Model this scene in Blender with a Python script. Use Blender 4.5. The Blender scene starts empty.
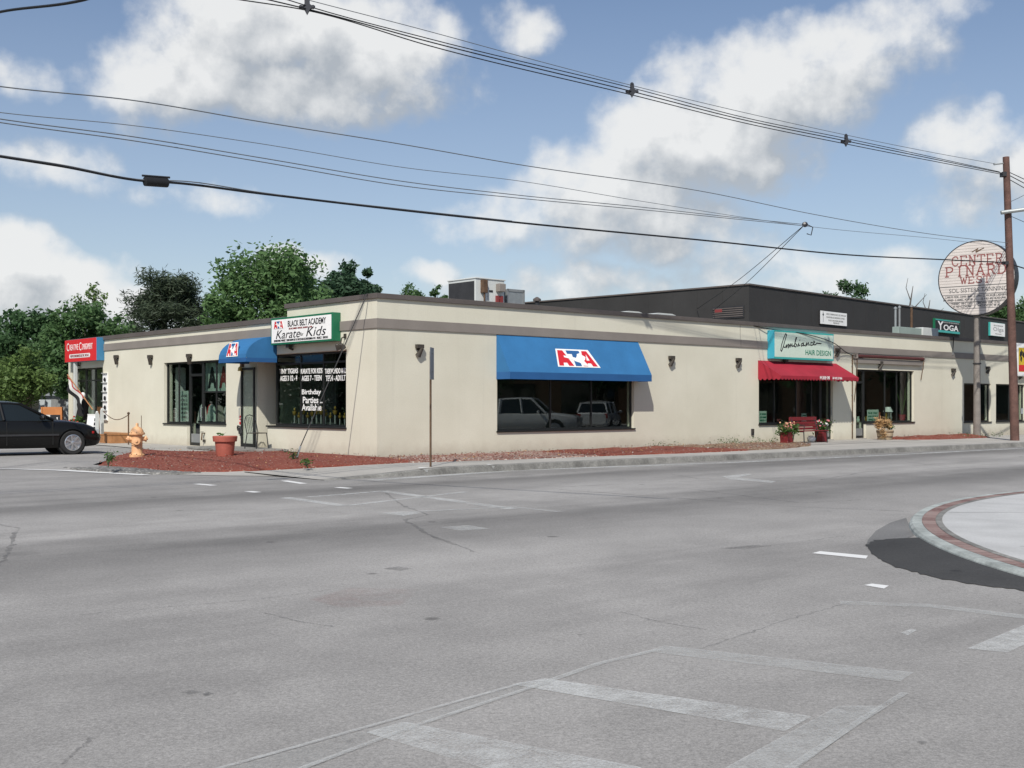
import bpy, bmesh, math, random
import numpy as np
from mathutils import Vector, Matrix
random.seed(7); rng = np.random.default_rng(11)
S = bpy.context.scene; COL = S.collection
# ------------------------------------------------------------------ camera geometry of the place
F = 1150.0; EYE = 1.4; HOR = 403.0; ROADZ = -0.15
_d = math.hypot(1290, 1150)
RX, RY = 1290/_d, 1150/_d                       # direction of the street facade
CY = EYE*F/55; CXc = -135/F*CY                  # building corner on the ground
ANG = math.atan2(RY, RX)
WORLD = Matrix.Identity(4)
FR = Matrix.Translation((CXc, CY, 0)) @ Matrix.Rotation(ANG, 4, 'Z')               # street facade: x along it, y inward
FL = Matrix.Translation((CXc, CY, 0)) @ Matrix.Rotation(ANG-math.pi/2, 4, 'Z')     # side facade: x towards the corner, y inward
def gnd(px, py, z=0.0):
    Y = (EYE-z)*F/(py-HOR); return Vector(((px-512)/F*Y, Y, z))
def at(px, py, Y): return Vector(((px-512)/F*Y, Y, EYE-(py-HOR)/F*Y))

# ------------------------------------------------------------------ materials
MATS = {}
def newmat(name):
    m = bpy.data.materials.new(name); m.use_nodes = True; MATS[name] = m
    nt = m.node_tree; b = nt.nodes['Principled BSDF']
    return m, nt, b
def N(nt, t, **kw):
    n = nt.nodes.new(t)
    for k, v in kw.items():
        if k.startswith('_'): setattr(n, k[1:], v)
        else: n.inputs[k.replace('__', ' ')].default_value = v
    return n
def K(nt, a, b): nt.links.new(a, b)
def math_(nt, op, a, b=None, c=None, clamp=False):
    n = nt.nodes.new('ShaderNodeMath'); n.operation = op; n.use_clamp = clamp
    for i, v in enumerate((a, b, c)):
        if v is None: continue
        if isinstance(v, (int, float)): n.inputs[i].default_value = v
        else: nt.links.new(v, n.inputs[i])
    return n.outputs[0]
def mixc(nt, fac, a, b, mode='MIX'):
    n = nt.nodes.new('ShaderNodeMix'); n.data_type = 'RGBA'; n.blend_type = mode
    for idx, v in ((0, fac), (6, a), (7, b)):
        if isinstance(v, (int, float)): n.inputs[idx].default_value = v
        elif isinstance(v, tuple): n.inputs[idx].default_value = v
        else: nt.links.new(v, n.inputs[idx])
    return n.outputs[2]
def rgb(c): return (c[0], c[1], c[2], 1)
def noise(nt, scale, detail=4, rough=.55, vec=None, kind='Object'):
    if vec is None:
        tc = nt.nodes.new('ShaderNodeTexCoord'); vec = tc.outputs[kind]
    n = N(nt, 'ShaderNodeTexNoise', Scale=scale, Detail=detail, Roughness=rough); K(nt, vec, n.inputs['Vector'])
    return n.outputs['Fac']
def ramp(nt, fac, a, b, va=0., vb=1.):
    n = nt.nodes.new('ShaderNodeMapRange'); n.clamp = True
    K(nt, fac, n.inputs[0]); n.inputs[1].default_value = a; n.inputs[2].default_value = b
    n.inputs[3].default_value = va; n.inputs[4].default_value = vb
    return n.outputs[0]
def pm(name, c, rough=.75, var=.18, scale=2.5, fine=40., finev=.08, bump=0., metal=0., spec=.4, tint=None, coat=0.):
    m, nt, b = newmat(name)
    f1 = noise(nt, scale, 5, .6); f2 = noise(nt, fine, 3, .6)
    lo = tuple(v*(1-var) for v in c); hi = tuple(min(1, v*(1+var)) for v in c)
    if tint: lo = tint
    col = mixc(nt, ramp(nt, f1, .3, .7), rgb(lo), rgb(hi))
    v = ramp(nt, f2, .25, .75, 1-finev, 1+finev)
    comb = nt.nodes.new('ShaderNodeCombineColor')
    for i in range(3): K(nt, v, comb.inputs[i])
    col = mixc(nt, 1., col, comb.outputs[0], 'MULTIPLY')
    K(nt, col, b.inputs['Base Color'])
    b.inputs['Roughness'].default_value = rough; b.inputs['Metallic'].default_value = metal
    b.inputs['Specular IOR Level'].default_value = spec
    b.inputs['Coat Weight'].default_value = coat
    if bump:
        bp = N(nt, 'ShaderNodeBump', Strength=bump, Distance=.02); K(nt, f2, bp.inputs['Height']); K(nt, bp.outputs[0], b.inputs['Normal'])
    return m
def leafmat(name, c, c2, trans=.3):
    m, nt, b = newmat(name); nt.nodes.remove(b)
    out = nt.nodes['Material Output']
    g = nt.nodes.new('ShaderNodeNewGeometry')
    f = noise(nt, .9, 3, .6)
    col = mixc(nt, g.outputs['Random Per Island'], rgb(c), rgb(c2))
    col = mixc(nt, ramp(nt, f, .35, .65, 0, .6), col, rgb(tuple(v*.8 for v in c)))
    d = nt.nodes.new('ShaderNodeBsdfPrincipled'); K(nt, col, d.inputs['Base Color']); d.inputs['Roughness'].default_value = .55; d.inputs['Specular IOR Level'].default_value = .25
    t = nt.nodes.new('ShaderNodeBsdfTranslucent'); K(nt, col, t.inputs['Color'])
    mx = nt.nodes.new('ShaderNodeMixShader'); mx.inputs[0].default_value = trans
    K(nt, d.outputs[0], mx.inputs[1]); K(nt, t.outputs[0], mx.inputs[2]); K(nt, mx.outputs[0], out.inputs[0])
    return m
def glassmat(name, tint=(.55, .62, .6), boost=1.0):
    m, nt, b = newmat(name); nt.nodes.remove(b); out = nt.nodes['Material Output']
    tr = nt.nodes.new('ShaderNodeBsdfTransparent'); tr.inputs[0].default_value = rgb(tint)
    gl = nt.nodes.new('ShaderNodeBsdfGlossy'); gl.inputs['Roughness'].default_value = .01; gl.inputs['Color'].default_value = (boost, boost, boost, 1)
    ge = nt.nodes.new('ShaderNodeNewGeometry'); dp = nt.nodes.new('ShaderNodeVectorMath'); dp.operation = 'DOT_PRODUCT'; K(nt, ge.outputs['Normal'], dp.inputs[0]); K(nt, ge.outputs['Incoming'], dp.inputs[1])
    c_ = math_(nt, 'SUBTRACT', 1., math_(nt, 'ABSOLUTE', dp.outputs['Value'])); f = math_(nt, 'MULTIPLY_ADD', math_(nt, 'POWER', c_, 5.), .9, .07, clamp=True)
    bp = N(nt, 'ShaderNodeBump', Strength=.02, Distance=.02); K(nt, noise(nt, 1.2, 1), bp.inputs['Height']); K(nt, bp.outputs[0], gl.inputs['Normal'])
    mx = nt.nodes.new('ShaderNodeMixShader'); K(nt, f, mx.inputs[0]); K(nt, tr.outputs[0], mx.inputs[1]); K(nt, gl.outputs[0], mx.inputs[2])
    K(nt, mx.outputs[0], out.inputs[0]); return m

def stucco():
    m, nt, b = newmat('cream_stucco')
    f1 = noise(nt, .55, 5, .6); f2 = noise(nt, 30, 4, .7); f3 = noise(nt, 3.0, 5, .65)
    col = mixc(nt, ramp(nt, f1, .3, .7), rgb((.585, .56, .455)), rgb((.66, .635, .525)))
    col = mixc(nt, ramp(nt, f3, .62, .85, 0, .28), col, rgb((.44, .41, .33)))
    v = ramp(nt, f2, .3, .7, .95, 1.05); cc = nt.nodes.new('ShaderNodeCombineColor')
    for i in range(3): K(nt, v, cc.inputs[i])
    col = mixc(nt, 1., col, cc.outputs[0], 'MULTIPLY')
    # splash dirt along the foot of the wall and faint vertical runs
    tc = nt.nodes.new('ShaderNodeTexCoord'); sp = nt.nodes.new('ShaderNodeSeparateXYZ'); K(nt, tc.outputs['Object'], sp.inputs[0])
    foot = ramp(nt, math_(nt, 'MULTIPLY_ADD', f3, .5, sp.outputs['Z']), .28, .62, .45, 0)
    col = mixc(nt, foot, col, rgb((.40, .34, .27)))
    mp = nt.nodes.new('ShaderNodeMapping'); mp.inputs['Scale'].default_value = (3.2, 3.2, .12); K(nt, tc.outputs['Object'], mp.inputs['Vector'])
    f4 = noise(nt, 1.0, 4, .7, mp.outputs[0])
    col = mixc(nt, ramp(nt, f4, .58, .8, 0, .22), col, rgb((.42, .40, .33)))
    K(nt, col, b.inputs['Base Color']); b.inputs['Roughness'].default_value = .9; b.inputs['Specular IOR Level'].default_value = .2
    bp = N(nt, 'ShaderNodeBump', Strength=.35, Distance=.01); K(nt, f2, bp.inputs['Height']); K(nt, bp.outputs[0], b.inputs['Normal'])
    return m

def asphalt(name, base, bands=True, warm=0.):
    m, nt, b = newmat(name)
    tc = nt.nodes.new('ShaderNodeTexCoord'); W = tc.outputs['Object']
    mp = nt.nodes.new('ShaderNodeMapping'); mp.vector_type = 'TEXTURE'; mp.inputs['Location'].default_value = (CXc, CY, 0); mp.inputs['Rotation'].default_value = (0, 0, ANG); K(nt, W, mp.inputs['Vector'])
    st = nt.nodes.new('ShaderNodeMapping'); st.inputs['Scale'].default_value = (.05, .55, 1); K(nt, mp.outputs[0], st.inputs['Vector'])
    streak = noise(nt, 1., 5, .6, st.outputs[0])
    big = noise(nt, .16, 5, .6, W); mid = noise(nt, 1.3, 5, .65, W); fine = noise(nt, 34, 3, .75, W); grain = noise(nt, 110, 2, .8, W)
    val = ramp(nt, streak, .3, .7, .84, 1.12)
    val = math_(nt, 'MULTIPLY', val, ramp(nt, big, .3, .7, .87, 1.13))
    val = math_(nt, 'MULTIPLY', val, ramp(nt, mid, .3, .7, .92, 1.08))
    val = math_(nt, 'MULTIPLY', val, ramp(nt, fine, .3, .7, .82, 1.18))
    val = math_(nt, 'MULTIPLY', val, ramp(nt, grain, .32, .70, .74, 1.27))
    # scattered dark oil spots
    vo = N(nt, 'ShaderNodeTexVoronoi', Scale=.75); K(nt, W, vo.inputs['Vector'])
    spot = ramp(nt, math_(nt, 'MULTIPLY_ADD', fine, .03, vo.outputs['Distance']), .05, .075, .55, 1)
    val = math_(nt, 'MULTIPLY', val, spot)
    v2 = N(nt, 'ShaderNodeTexVoronoi', Scale=2.3); K(nt, W, v2.inputs['Vector']); sc = nt.nodes.new('ShaderNodeSeparateColor'); K(nt, v2.outputs['Color'], sc.inputs[0])
    s2 = ramp(nt, math_(nt, 'MULTIPLY_ADD', fine, .06, math_(nt, 'MULTIPLY_ADD', sc.outputs[0], .09, v2.outputs['Distance'])), .055, .085, .62, 1); val = math_(nt, 'MULTIPLY', val, s2)
    # worn and patched lengths, with soft edges
    p1 = nt.nodes.new('ShaderNodeMapping'); p1.inputs['Scale'].default_value = (.13, .42, 1); p1.inputs['Location'].default_value = (3.1, 1.7, 0); K(nt, mp.outputs[0], p1.inputs['Vector']); patch = noise(nt, 1., 7, .7, p1.outputs[0])
    val = math_(nt, 'MULTIPLY', val, ramp(nt, patch, .48, .60, 1.04, .90))
    if bands:
        sp = nt.nodes.new('ShaderNodeSeparateXYZ'); K(nt, mp.outputs[0], sp.inputs[0])
        s = math_(nt, 'MULTIPLY_ADD', streak, 3.0, sp.outputs['Y'])
        s = math_(nt, 'MULTIPLY_ADD', mid, .5, s)
        for c0, w0, k in ((-4.9, .9, .17), (-10.6, 1.3, .15), (-7.8, 1.2, -.07), (-14.2, 1.3, -.05)):
            q = math_(nt, 'DIVIDE', math_(nt, 'SUBTRACT', s, c0), w0)
            e = math_(nt, 'POWER', 2.718, math_(nt, 'MULTIPLY', math_(nt, 'MULTIPLY', q, q), -1.))
            val = math_(nt, 'MULTIPLY', val, math_(nt, 'MULTIPLY_ADD', e, -k*2.2, 1.))
    cc = nt.nodes.new('ShaderNodeCombineColor')
    for i, k in enumerate((1.0+warm, .985, .955-warm)): K(nt, math_(nt, 'MULTIPLY', val, base*k), cc.inputs[i])
    K(nt, cc.outputs[0], b.inputs['Base Color']); b.inputs['Roughness'].default_value = .88; b.inputs['Specular IOR Level'].default_value = .3
    bp = N(nt, 'ShaderNodeBump', Strength=.5, Distance=.006); K(nt, fine, bp.inputs['Height']); K(nt, bp.outputs[0], b.inputs['Normal'])
    return m
def paint(name, c, lo, hi, gain=1.):
    m, nt, b = newmat(name); out = nt.nodes['Material Output']
    f = noise(nt, 7, 6, .75); g = noise(nt, 70, 3, .75); h = noise(nt, 1.1, 3, .6)
    a = math_(nt, 'ADD', math_(nt, 'MULTIPLY', f, .4), math_(nt, 'ADD', math_(nt, 'MULTIPLY', g, .35), math_(nt, 'MULTIPLY', h, .25)))
    b.inputs['Base Color'].default_value = rgb(c); b.inputs['Roughness'].default_value = .8
    tr = nt.nodes.new('ShaderNodeBsdfTransparent'); mx = nt.nodes.new('ShaderNodeMixShader')
    K(nt, ramp(nt, a, lo, hi, 0., gain), mx.inputs[0]); K(nt, tr.outputs[0], mx.inputs[1]); K(nt, b.outputs[0], mx.inputs[2]); K(nt, mx.outputs[0], out.inputs[0])
    return m
def speckled(name, base, alt, chip, scale=14., amt=.66):
    m, nt, b = newmat(name)
    f = noise(nt, .8, 4, .6); v = N(nt, 'ShaderNodeTexVoronoi', Scale=scale); tc = nt.nodes.new('ShaderNodeTexCoord'); K(nt, tc.outputs['Object'], v.inputs['Vector'])
    sc = nt.nodes.new('ShaderNodeSeparateColor'); K(nt, v.outputs['Color'], sc.inputs[0])
    col = mixc(nt, ramp(nt, f, .35, .65), rgb(base), rgb(alt))
    col = mixc(nt, ramp(nt, sc.outputs[0], 0, 1, 0, .45), col, rgb(tuple(x*.4 for x in base)))
    col = mixc(nt, ramp(nt, sc.outputs[1], amt, amt+.03, 0, .85), col, rgb(chip))
    K(nt, col, b.inputs['Base Color']); b.inputs['Roughness'].default_value = .95
    bp = N(nt, 'ShaderNodeBump', Strength=.9, Distance=.03); K(nt, v.outputs['Distance'], bp.inputs['Height']); K(nt, bp.outputs[0], b.inputs['Normal'])
    return m

stucco()
asphalt('road_asphalt', .262, True, .022); asphalt('lot_asphalt', .29, False, .02); asphalt('dull_asphalt', .17, False); asphalt('new_asphalt', .052, False)
pm('concrete', (.36, .345, .315), .9, .12, .7, 30, .1, .3); pm('kerb_stone', (.20, .195, .18), .9, .38, 2.2, 25, .25, .4)
pm('pale_concrete', (.44, .44, .43), .9, .12, 1.1, 45, .12, .2); pm('green_granite', (.33, .355, .335), .8, .34, 3, 40, .15, .3)
speckled('red_mulch', (.22, .052, .032), (.27, .07, .042), (.40, .27, .2), 34, .93)
speckled('mixed_gravel', (.235, .085, .06), (.30, .19, .15), (.52, .45, .39), 26, .80)
speckled('brown_litter', (.20, .10, .07), (.26, .18, .11), (.45, .38, .28), 28, .88)
speckled('rubble', (.15, .147, .14), (.2, .196, .185), (.33, .32, .3), 16, .85)
pm('grass_ground', (.06, .1, .03), .95, .3, .5, 20, .3)
paint('worn_paint', (.64, .65, .63), .38, .58, .68); paint('fresh_paint', (.74, .74, .72), .30, .45, .92); paint('faint_paint', (.58, .59, .57), .38, .64, .62)
paint('ghost_paint', (.52, .53, .51), .42, .72, .36); paint('dark_seal', (.09, .09, .088), .40, .64, .52); paint('faint_crack', (.10, .10, .10), .42, .64, .5); paint('pink_wear', (.40, .24, .21), .45, .75, .35)
pm('trim_grey', (.225, .20, .178), .8, .1, 1.0, 30, .06); pm('cap_dark', (.105, .09, .082), .6, .15, 1.2, 30, .08)
pm('dark_cladding', (.034, .033, .032), .75, .16, .5, 14, .1); pm('roof_gravel', (.25, .24, .23), .95, .15, 1, 25, .2)
pm('bronze_frame', (.012, .013, .0125), .45, .2, 3, 40, .1, 0, 0, .5)
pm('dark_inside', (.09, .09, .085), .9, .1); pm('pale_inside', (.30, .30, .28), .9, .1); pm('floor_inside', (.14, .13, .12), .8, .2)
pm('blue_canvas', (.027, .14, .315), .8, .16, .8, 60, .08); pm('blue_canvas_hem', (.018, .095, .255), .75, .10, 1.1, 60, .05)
pm('red_canvas', (.30, .016, .032), .8, .2, .9, 60, .08)
pm('white_vinyl', (.82, .82, .8), .5, .04); pm('pale_sign', (.55, .66, .56), .5, .05, 1.5); pm('cyan_trim', (.045, .36, .47), .45, .08)
pm('teal_trim', (.05, .36, .33), .45, .1); pm('green_sign', (.012, .135, .065), .4, .1); pm('red_sign', (.62, .03, .035), .45, .08); pm('blue_side', (.05, .20, .36), .5, .1)
pm('logo_red', (.58, .02, .03), .5, .04); pm('logo_blue', (.03, .11, .28), .5, .04); pm('ink', (.015, .015, .018), .6, .05); pm('ink_soft', (.12, .12, .12), .7, .05)
pm('green_ink', (.01, .17, .10), .6, .05); pm('maroon_ink', (.20, .035, .035), .6, .1); pm('grey_ink', (.30, .30, .29), .7, .05)
pm('faded_ink', (.235, .07, .065), .7, .15)
pm('rust_roll', (.11, .03, .028), .7, .2)
pm('disc_white', (.60, .55, .51), .6, .06, 1.3)
pm('rust_metal', (.10, .06, .035), .8, .4, 6); pm('grey_metal', (.28, .29, .29), .5, .15, 3, 40, .06, 0, .4); pm('white_metal', (.55, .57, .55), .5, .08, 1.5)
pm('condenser_coil', (.035, .035, .037), .6, .2); pm('green_metal', (.28, .34, .31), .55, .12, 1.2); pm('galvanised', (.34, .36, .36), .45, .15, 4, 40, .08, 0, .5)
pm('bracket_bronze', (.05, .043, .035), .5, .2); pm('dark_metal', (.03, .03, .032), .5, .2)
pm('hydrant_paint', (.66, .40, .21), .5, .15, 5, 50, .06, 0, 0, .45, (.60, .31, .15)); pm('red_cap', (.40, .05, .035), .5, .15)
pm('terracotta', (.36, .10, .07), .65, .14, 4); pm('soil', (.05, .035, .025), .95, .3)
pm('red_wood', (.17, .016, .02), .55, .2, 5); pm('deck_wood', (.36, .17, .07), .7, .25, 4); pm('barrel_wood', (.35, .27, .18), .8, .2, 5)
pm('pole_wood', (.115, .062, .05), .85, .3, 3, 20, .2, .3); pm('grey_wood', (.20, .18, .16), .85, .2, 3, 20, .15, .2)
pm('cable_black', (.012, .012, .013), .6, .1); pm('cable_grey', (.13, .14, .15), .6, .1); pm('insulator', (.03, .03, .035), .3, .1)
pm('car_paint', (.008, .008, .008), .22, .1, 1, 40, .02, 0, 0, .28, None, .0); pm('car_glass', (.012, .016, .016), .03, .1, 1, 40, .02, 0, 0, .6); pm('tyre', (.018, .018, .018), .85, .1)
pm('alloy', (.55, .56, .57), .3, .05, 3, 40, .02, 0, .85); pm('lamp_lens', (.4, .42, .42), .1, .1); pm('white_car', (.62, .63, .62), .25, .04, 1, 40, .02, 0, 0, .5, None, .5); pm('red_lens', (.3, .01, .01), .2)
pm('white_plastic', (.75, .75, .73), .5, .05); pm('black_cloth', (.012, .012, .013), .9, .2); pm('flag_red', (.35, .03, .035), .8, .1); pm('flag_white', (.55, .55, .52), .8, .1)
pm('silver_thing', (.5, .5, .48), .3, .1, 5, 40, .05, 0, .6); pm('gold_thing', (.5, .33, .08), .35, .1, 5, 40, .05, 0, .6); pm('pale_banner', (.42, .50, .44), .7, .06)
pm('bark', (.085, .065, .05), .9, .3, 4, 25, .2, .3); pm('dead_twig', (.10, .09, .08), .9, .2); pm('house_wall', (.40, .44, .46), .8, .1); pm('yellow_panel', (.60, .42, .03), .6, .2, 3)
pm('flower_pink', (.62, .20, .22), .7, .2); pm('flower_peach', (.75, .42, .25), .7, .2); pm('straw', (.42, .26, .12), .8, .25, 8); pm('orange_wood', (.42, .16, .05), .7, .2)
def brick():
    m, nt, b = newmat('kerb_brick'); g = nt.nodes.new('ShaderNodeNewGeometry')
    f = noise(nt, 20, 3)
    c = mixc(nt, g.outputs['Random Per Island'], rgb((.13, .05, .042)), rgb((.31, .215, .19)))
    c = mixc(nt, ramp(nt, f, .4, .7, 0, .6), c, rgb((.26, .23, .205))); K(nt, c, b.inputs['Base Color']); b.inputs['Roughness'].default_value = .85
brick()
leafmat('leaf_maple', (.155, .265, .10), (.11, .205, .08), .42); leafmat('leaf_dark', (.09, .17, .07), (.065, .135, .06), .45); leafmat('leaf_pine', (.085, .115, .068), (.06, .085, .055), .35)
leafmat('leaf_mid', (.12, .215, .08), (.09, .17, .07), .45); leafmat('leaf_light', (.165, .25, .075), (.115, .19, .06), .42); leafmat('leaf_plant', (.07, .14, .03), (.04, .09, .02)); leafmat('leaf_blue', (.065, .125, .068), (.048, .098, .055), .36)
glassmat('window_glass', (.80, .86, .83)); glassmat('clear_glass', (.92, .95, .94))

# ------------------------------------------------------------------ mesh builder
class Fr:                                   # a flat drawing frame: origin, right, up
    def __init__(s, o, x, y):
        s.o = Vector(o); s.x = Vector(x).normalized(); s.y = Vector(y).normalized(); s.n = s.x.cross(s.y)
    def p(s, u, v, w=0.): return s.o + s.x*u + s.y*v + s.n*w
def front(x=0, y=0, z=0): return Fr((x, y, z), (1, 0, 0), (0, 0, 1))       # faces -y
WM = {}
class MB:
    def __init__(s): s.v = []; s.f = []; s.m = []; s.cm = 0
    def face(s, pts):
        i = len(s.v); s.v += [tuple(p) for p in pts]; s.f.append(tuple(range(i, i+len(pts)))); s.m.append(s.cm); return s
    def add(s, vs, fs):
        i = len(s.v); s.v += [tuple(p) for p in vs]
        for f in fs: s.f.append(tuple(i+k for k in f)); s.m.append(s.cm)
        return s
    def box(s, x0, x1, y0, y1, z0, z1, M=None):
        vs = [Vector((x, y, z)) for z in (z0, z1) for y in (y0, y1) for x in (x0, x1)]
        if M is not None: vs = [M @ v for v in vs]
        return s.add(vs, [(0, 2, 3, 1), (4, 5, 7, 6), (0, 1, 5, 4), (2, 6, 7, 3), (0, 4, 6, 2), (1, 3, 7, 5)])
    def prism(s, poly, fr, w0, w1):          # outline in a frame, extruded along its normal
        n = len(poly); vs = [fr.p(u, v, w0) for u, v in poly]+[fr.p(u, v, w1) for u, v in poly]
        fs = [tuple(range(n))[::-1], tuple(range(n, 2*n))]+[(k, (k+1) % n, n+(k+1) % n, n+k) for k in range(n)]
        return s.add(vs, fs)
    def tube(s, pts, rad, n=6, cap=True):
        pts = [Vector(p) for p in pts]; k = len(pts)
        if isinstance(rad, (int, float)): rad = [rad]*k
        vs = []; up = None
        for i, p in enumerate(pts):
            d = (pts[min(i+1, k-1)]-pts[max(i-1, 0)]).normalized()
            if up is None: up = Vector((0, 0, 1)) if abs(d.z) < .9 else Vector((1, 0, 0))
            a = d.cross(up).normalized(); b = a.cross(d).normalized(); up = b
            for j in range(n):
                t = 2*math.pi*j/n; vs.append(p+a*(math.cos(t)*rad[i])+b*(math.sin(t)*rad[i]))
        fs = [(i*n+j, i*n+(j+1) % n, (i+1)*n+(j+1) % n, (i+1)*n+j) for i in range(k-1) for j in range(n)]
        if cap: fs += [tuple(range(n))[::-1], tuple((k-1)*n+j for j in range(n))]
        return s.add(vs, fs)
    def lathe(s, prof, c=(0, 0, 0), n=16, M=None, cap=True):
        vs = []; fs = []; k = len(prof)
        for r, z in prof:
            for j in range(n):
                t = 2*math.pi*j/n; v = Vector((c[0]+r*math.cos(t), c[1]+r*math.sin(t), c[2]+z)); vs.append(M @ v if M is not None else v)
        fs = [(i*n+j, i*n+(j+1) % n, (i+1)*n+(j+1) % n, (i+1)*n+j) for i in range(k-1) for j in range(n)]
        if cap: fs += [tuple(range(n))[::-1], tuple((k-1)*n+j for j in range(n))]
        return s.add(vs, fs)
    def ball(s, c, r, n=8, jit=0.):
        r = r if isinstance(r, tuple) else (r, r, r); h = max(3, n//2)
        vs = [(c[0], c[1], c[2]-r[2])]; fs = []
        for i in range(1, h):
            a = math.pi*i/h-math.pi/2
            for j in range(n):
                t = 2*math.pi*j/n; q = 1+random.uniform(-jit, jit)
                vs.append((c[0]+r[0]*math.cos(a)*math.cos(t)*q, c[1]+r[1]*math.cos(a)*math.sin(t)*q, c[2]+r[2]*math.sin(a)*q))
        vs.append((c[0], c[1], c[2]+r[2])); L = len(vs)-1
        for j in range(n): fs.append((0, 1+(j+1) % n, 1+j)); fs.append((L, L-n+j, L-n+(j+1) % n))
        for i in range(h-2):
            for j in range(n): fs.append((1+i*n+j, 1+i*n+(j+1) % n, 1+(i+1)*n+(j+1) % n, 1+(i+1)*n+j))
        return s.add(vs, fs)
    def strokes(s, fr, lines, w, h=.003):    # pen strokes as thin raised ribbons
        for ln in lines:
            ln = [Vector((p[0], p[1])) for p in ln]
            for i in range(len(ln)-1):
                a, b = ln[i], ln[i+1]; d = b-a
                if d.length < 1e-6: continue
                d.normalize(); nn = Vector((-d.y, d.x))*w/2; a2 = a-d*w*.3; b2 = b+d*w*.3
                s.prism([(a2-nn)[:], (b2-nn)[:], (b2+nn)[:], (a2+nn)[:]], fr, 0.0005+.0002*(i % 2), h+.0002*(i % 3))
        return s
    def scribble(s, fr, u0, u1, v, hgt, w=None, dens=1.0):   # lettering too small to read in the photograph
        w = w or hgt*.18; u = u0
        while u < u1:
            cw = hgt*random.uniform(.4, .65)
            if random.random() < .13: u += cw*.8; continue
            k = random.randint(0, 4); x0, x1 = u, min(u+cw*.75, u1)
            L = {0: [[(x0, v), (x0, v+hgt)], [(x0, v+hgt), (x1, v+hgt*.5), (x0, v+hgt*.5)]], 1: [[(x0, v), (x0, v+hgt), (x1, v), (x1, v+hgt)]], 2: [[(x1, v+hgt), (x0, v+hgt), (x0, v), (x1, v)]],
                 3: [[(x0, v), ((x0+x1)/2, v+hgt), (x1, v)]], 4: [[(x0, v), (x0, v+hgt), (x1, v+hgt)], [(x0, v+hgt/2), (x1, v+hgt/2)], [(x0, v), (x1, v)]]}[k]
            s.strokes(fr, L, w); u += cw
        return s
    def build(s, name, mat, parent=None, M=None, smooth=False, bevel=0., angle=40, recalc=True):
        me = bpy.data.meshes.new(name); me.from_pydata(s.v, [], s.f)
        mats = mat if isinstance(mat, (list, tuple)) else [mat]
        for q in mats: me.materials.append(MATS[q])
        if len(mats) > 1: me.polygons.foreach_set('material_index', s.m)
        if recalc:
            bm = bmesh.new(); bm.from_mesh(me); bmesh.ops.recalc_face_normals(bm, faces=bm.faces)
            if bevel:
                es = [e for e in bm.edges if len(e.link_faces) == 2 and e.calc_face_angle(0) > .6]
                bmesh.ops.bevel(bm, geom=es, offset=bevel, segments=2, affect='EDGES', profile=.6, clamp_overlap=True)
            bm.to_mesh(me); bm.free()
        if smooth:
            me.polygons.foreach_set('use_smooth', [True]*len(me.polygons)); me.set_sharp_from_angle(angle=math.radians(angle))
        o = bpy.data.objects.new(name, me); COL.objects.link(o)
        if parent: o.parent = parent
        if M is not None: o.matrix_basis = (WM[parent.name].inverted() @ M) if parent else M
        WM[o.name] = M if M is not None else (WM[parent.name] if parent else WORLD)
        return o
def tag(o, label=None, cat=None, group=None, kind=None):
    for k, v in (('label', label), ('category', cat), ('group', group), ('kind', kind)):
        if v: o[k] = v
    return o
def thing(name, label, cat, frame=WORLD, loc=(0, 0, 0), rz=0., group=None, M=None):
    o = bpy.data.objects.new(name, None); COL.objects.link(o); o.empty_display_size = .2
    o.matrix_basis = M if M is not None else frame @ Matrix.Translation(loc) @ Matrix.Rotation(rz, 4, 'Z'); WM[o.name] = o.matrix_basis.copy()
    return tag(o, label, cat, group)
def struct(name, mb, mat, label=None, **kw):
    o = mb.build(name, mat, **kw); o['kind'] = 'structure'
    if label: o['label'] = label
    return o
def dup(root, M, label, group=None):
    r = root.copy(); COL.objects.link(r); r.matrix_basis = M; WM[r.name] = M; r['label'] = label
    if group: r['group'] = group
    for ch in root.children:
        c = ch.copy(); COL.objects.link(c); c.parent = r; c.matrix_parent_inverse = ch.matrix_parent_inverse.copy()
        for g in ch.children:
            e = g.copy(); COL.objects.link(e); e.parent = c
    return r
def text(name, body, fr, u, v, w, h, mat, parent, shear=0., bold=0., depth=.004, align='C'):
    cu = bpy.data.curves.new(name, 'FONT'); cu.body = body; cu.size = 1; cu.shear = shear; cu.offset = bold; cu.extrude = depth/2; cu.resolution_u = 3; cu.align_x = 'CENTER'; cu.space_line = .9
    ob = bpy.data.objects.new(name, cu); COL.objects.link(ob)
    bpy.context.view_layer.update()
    me = bpy.data.meshes.new_from_object(ob.evaluated_get(bpy.context.evaluated_depsgraph_get()))
    bpy.data.objects.remove(ob); bpy.data.curves.remove(cu)
    co = np.zeros(len(me.vertices)*3); me.vertices.foreach_get('co', co); co = co.reshape(-1, 3)
    mn, mx = co.min(0), co.max(0); sx, sy = w/(mx[0]-mn[0]), h/(mx[1]-mn[1])
    for vt in me.vertices:
        c = vt.co; vt.co = fr.p(u+(c.x-(mn[0]+mx[0])/2)*sx, v+(c.y-mn[1])*sy, c.z+depth/2+.001)
    me.name = name; me.materials.clear(); me.materials.append(MATS[mat])
    o = bpy.data.objects.new(name, me); COL.objects.link(o); o.parent = parent; WM[o.name] = WM[parent.name]
    return o
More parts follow.
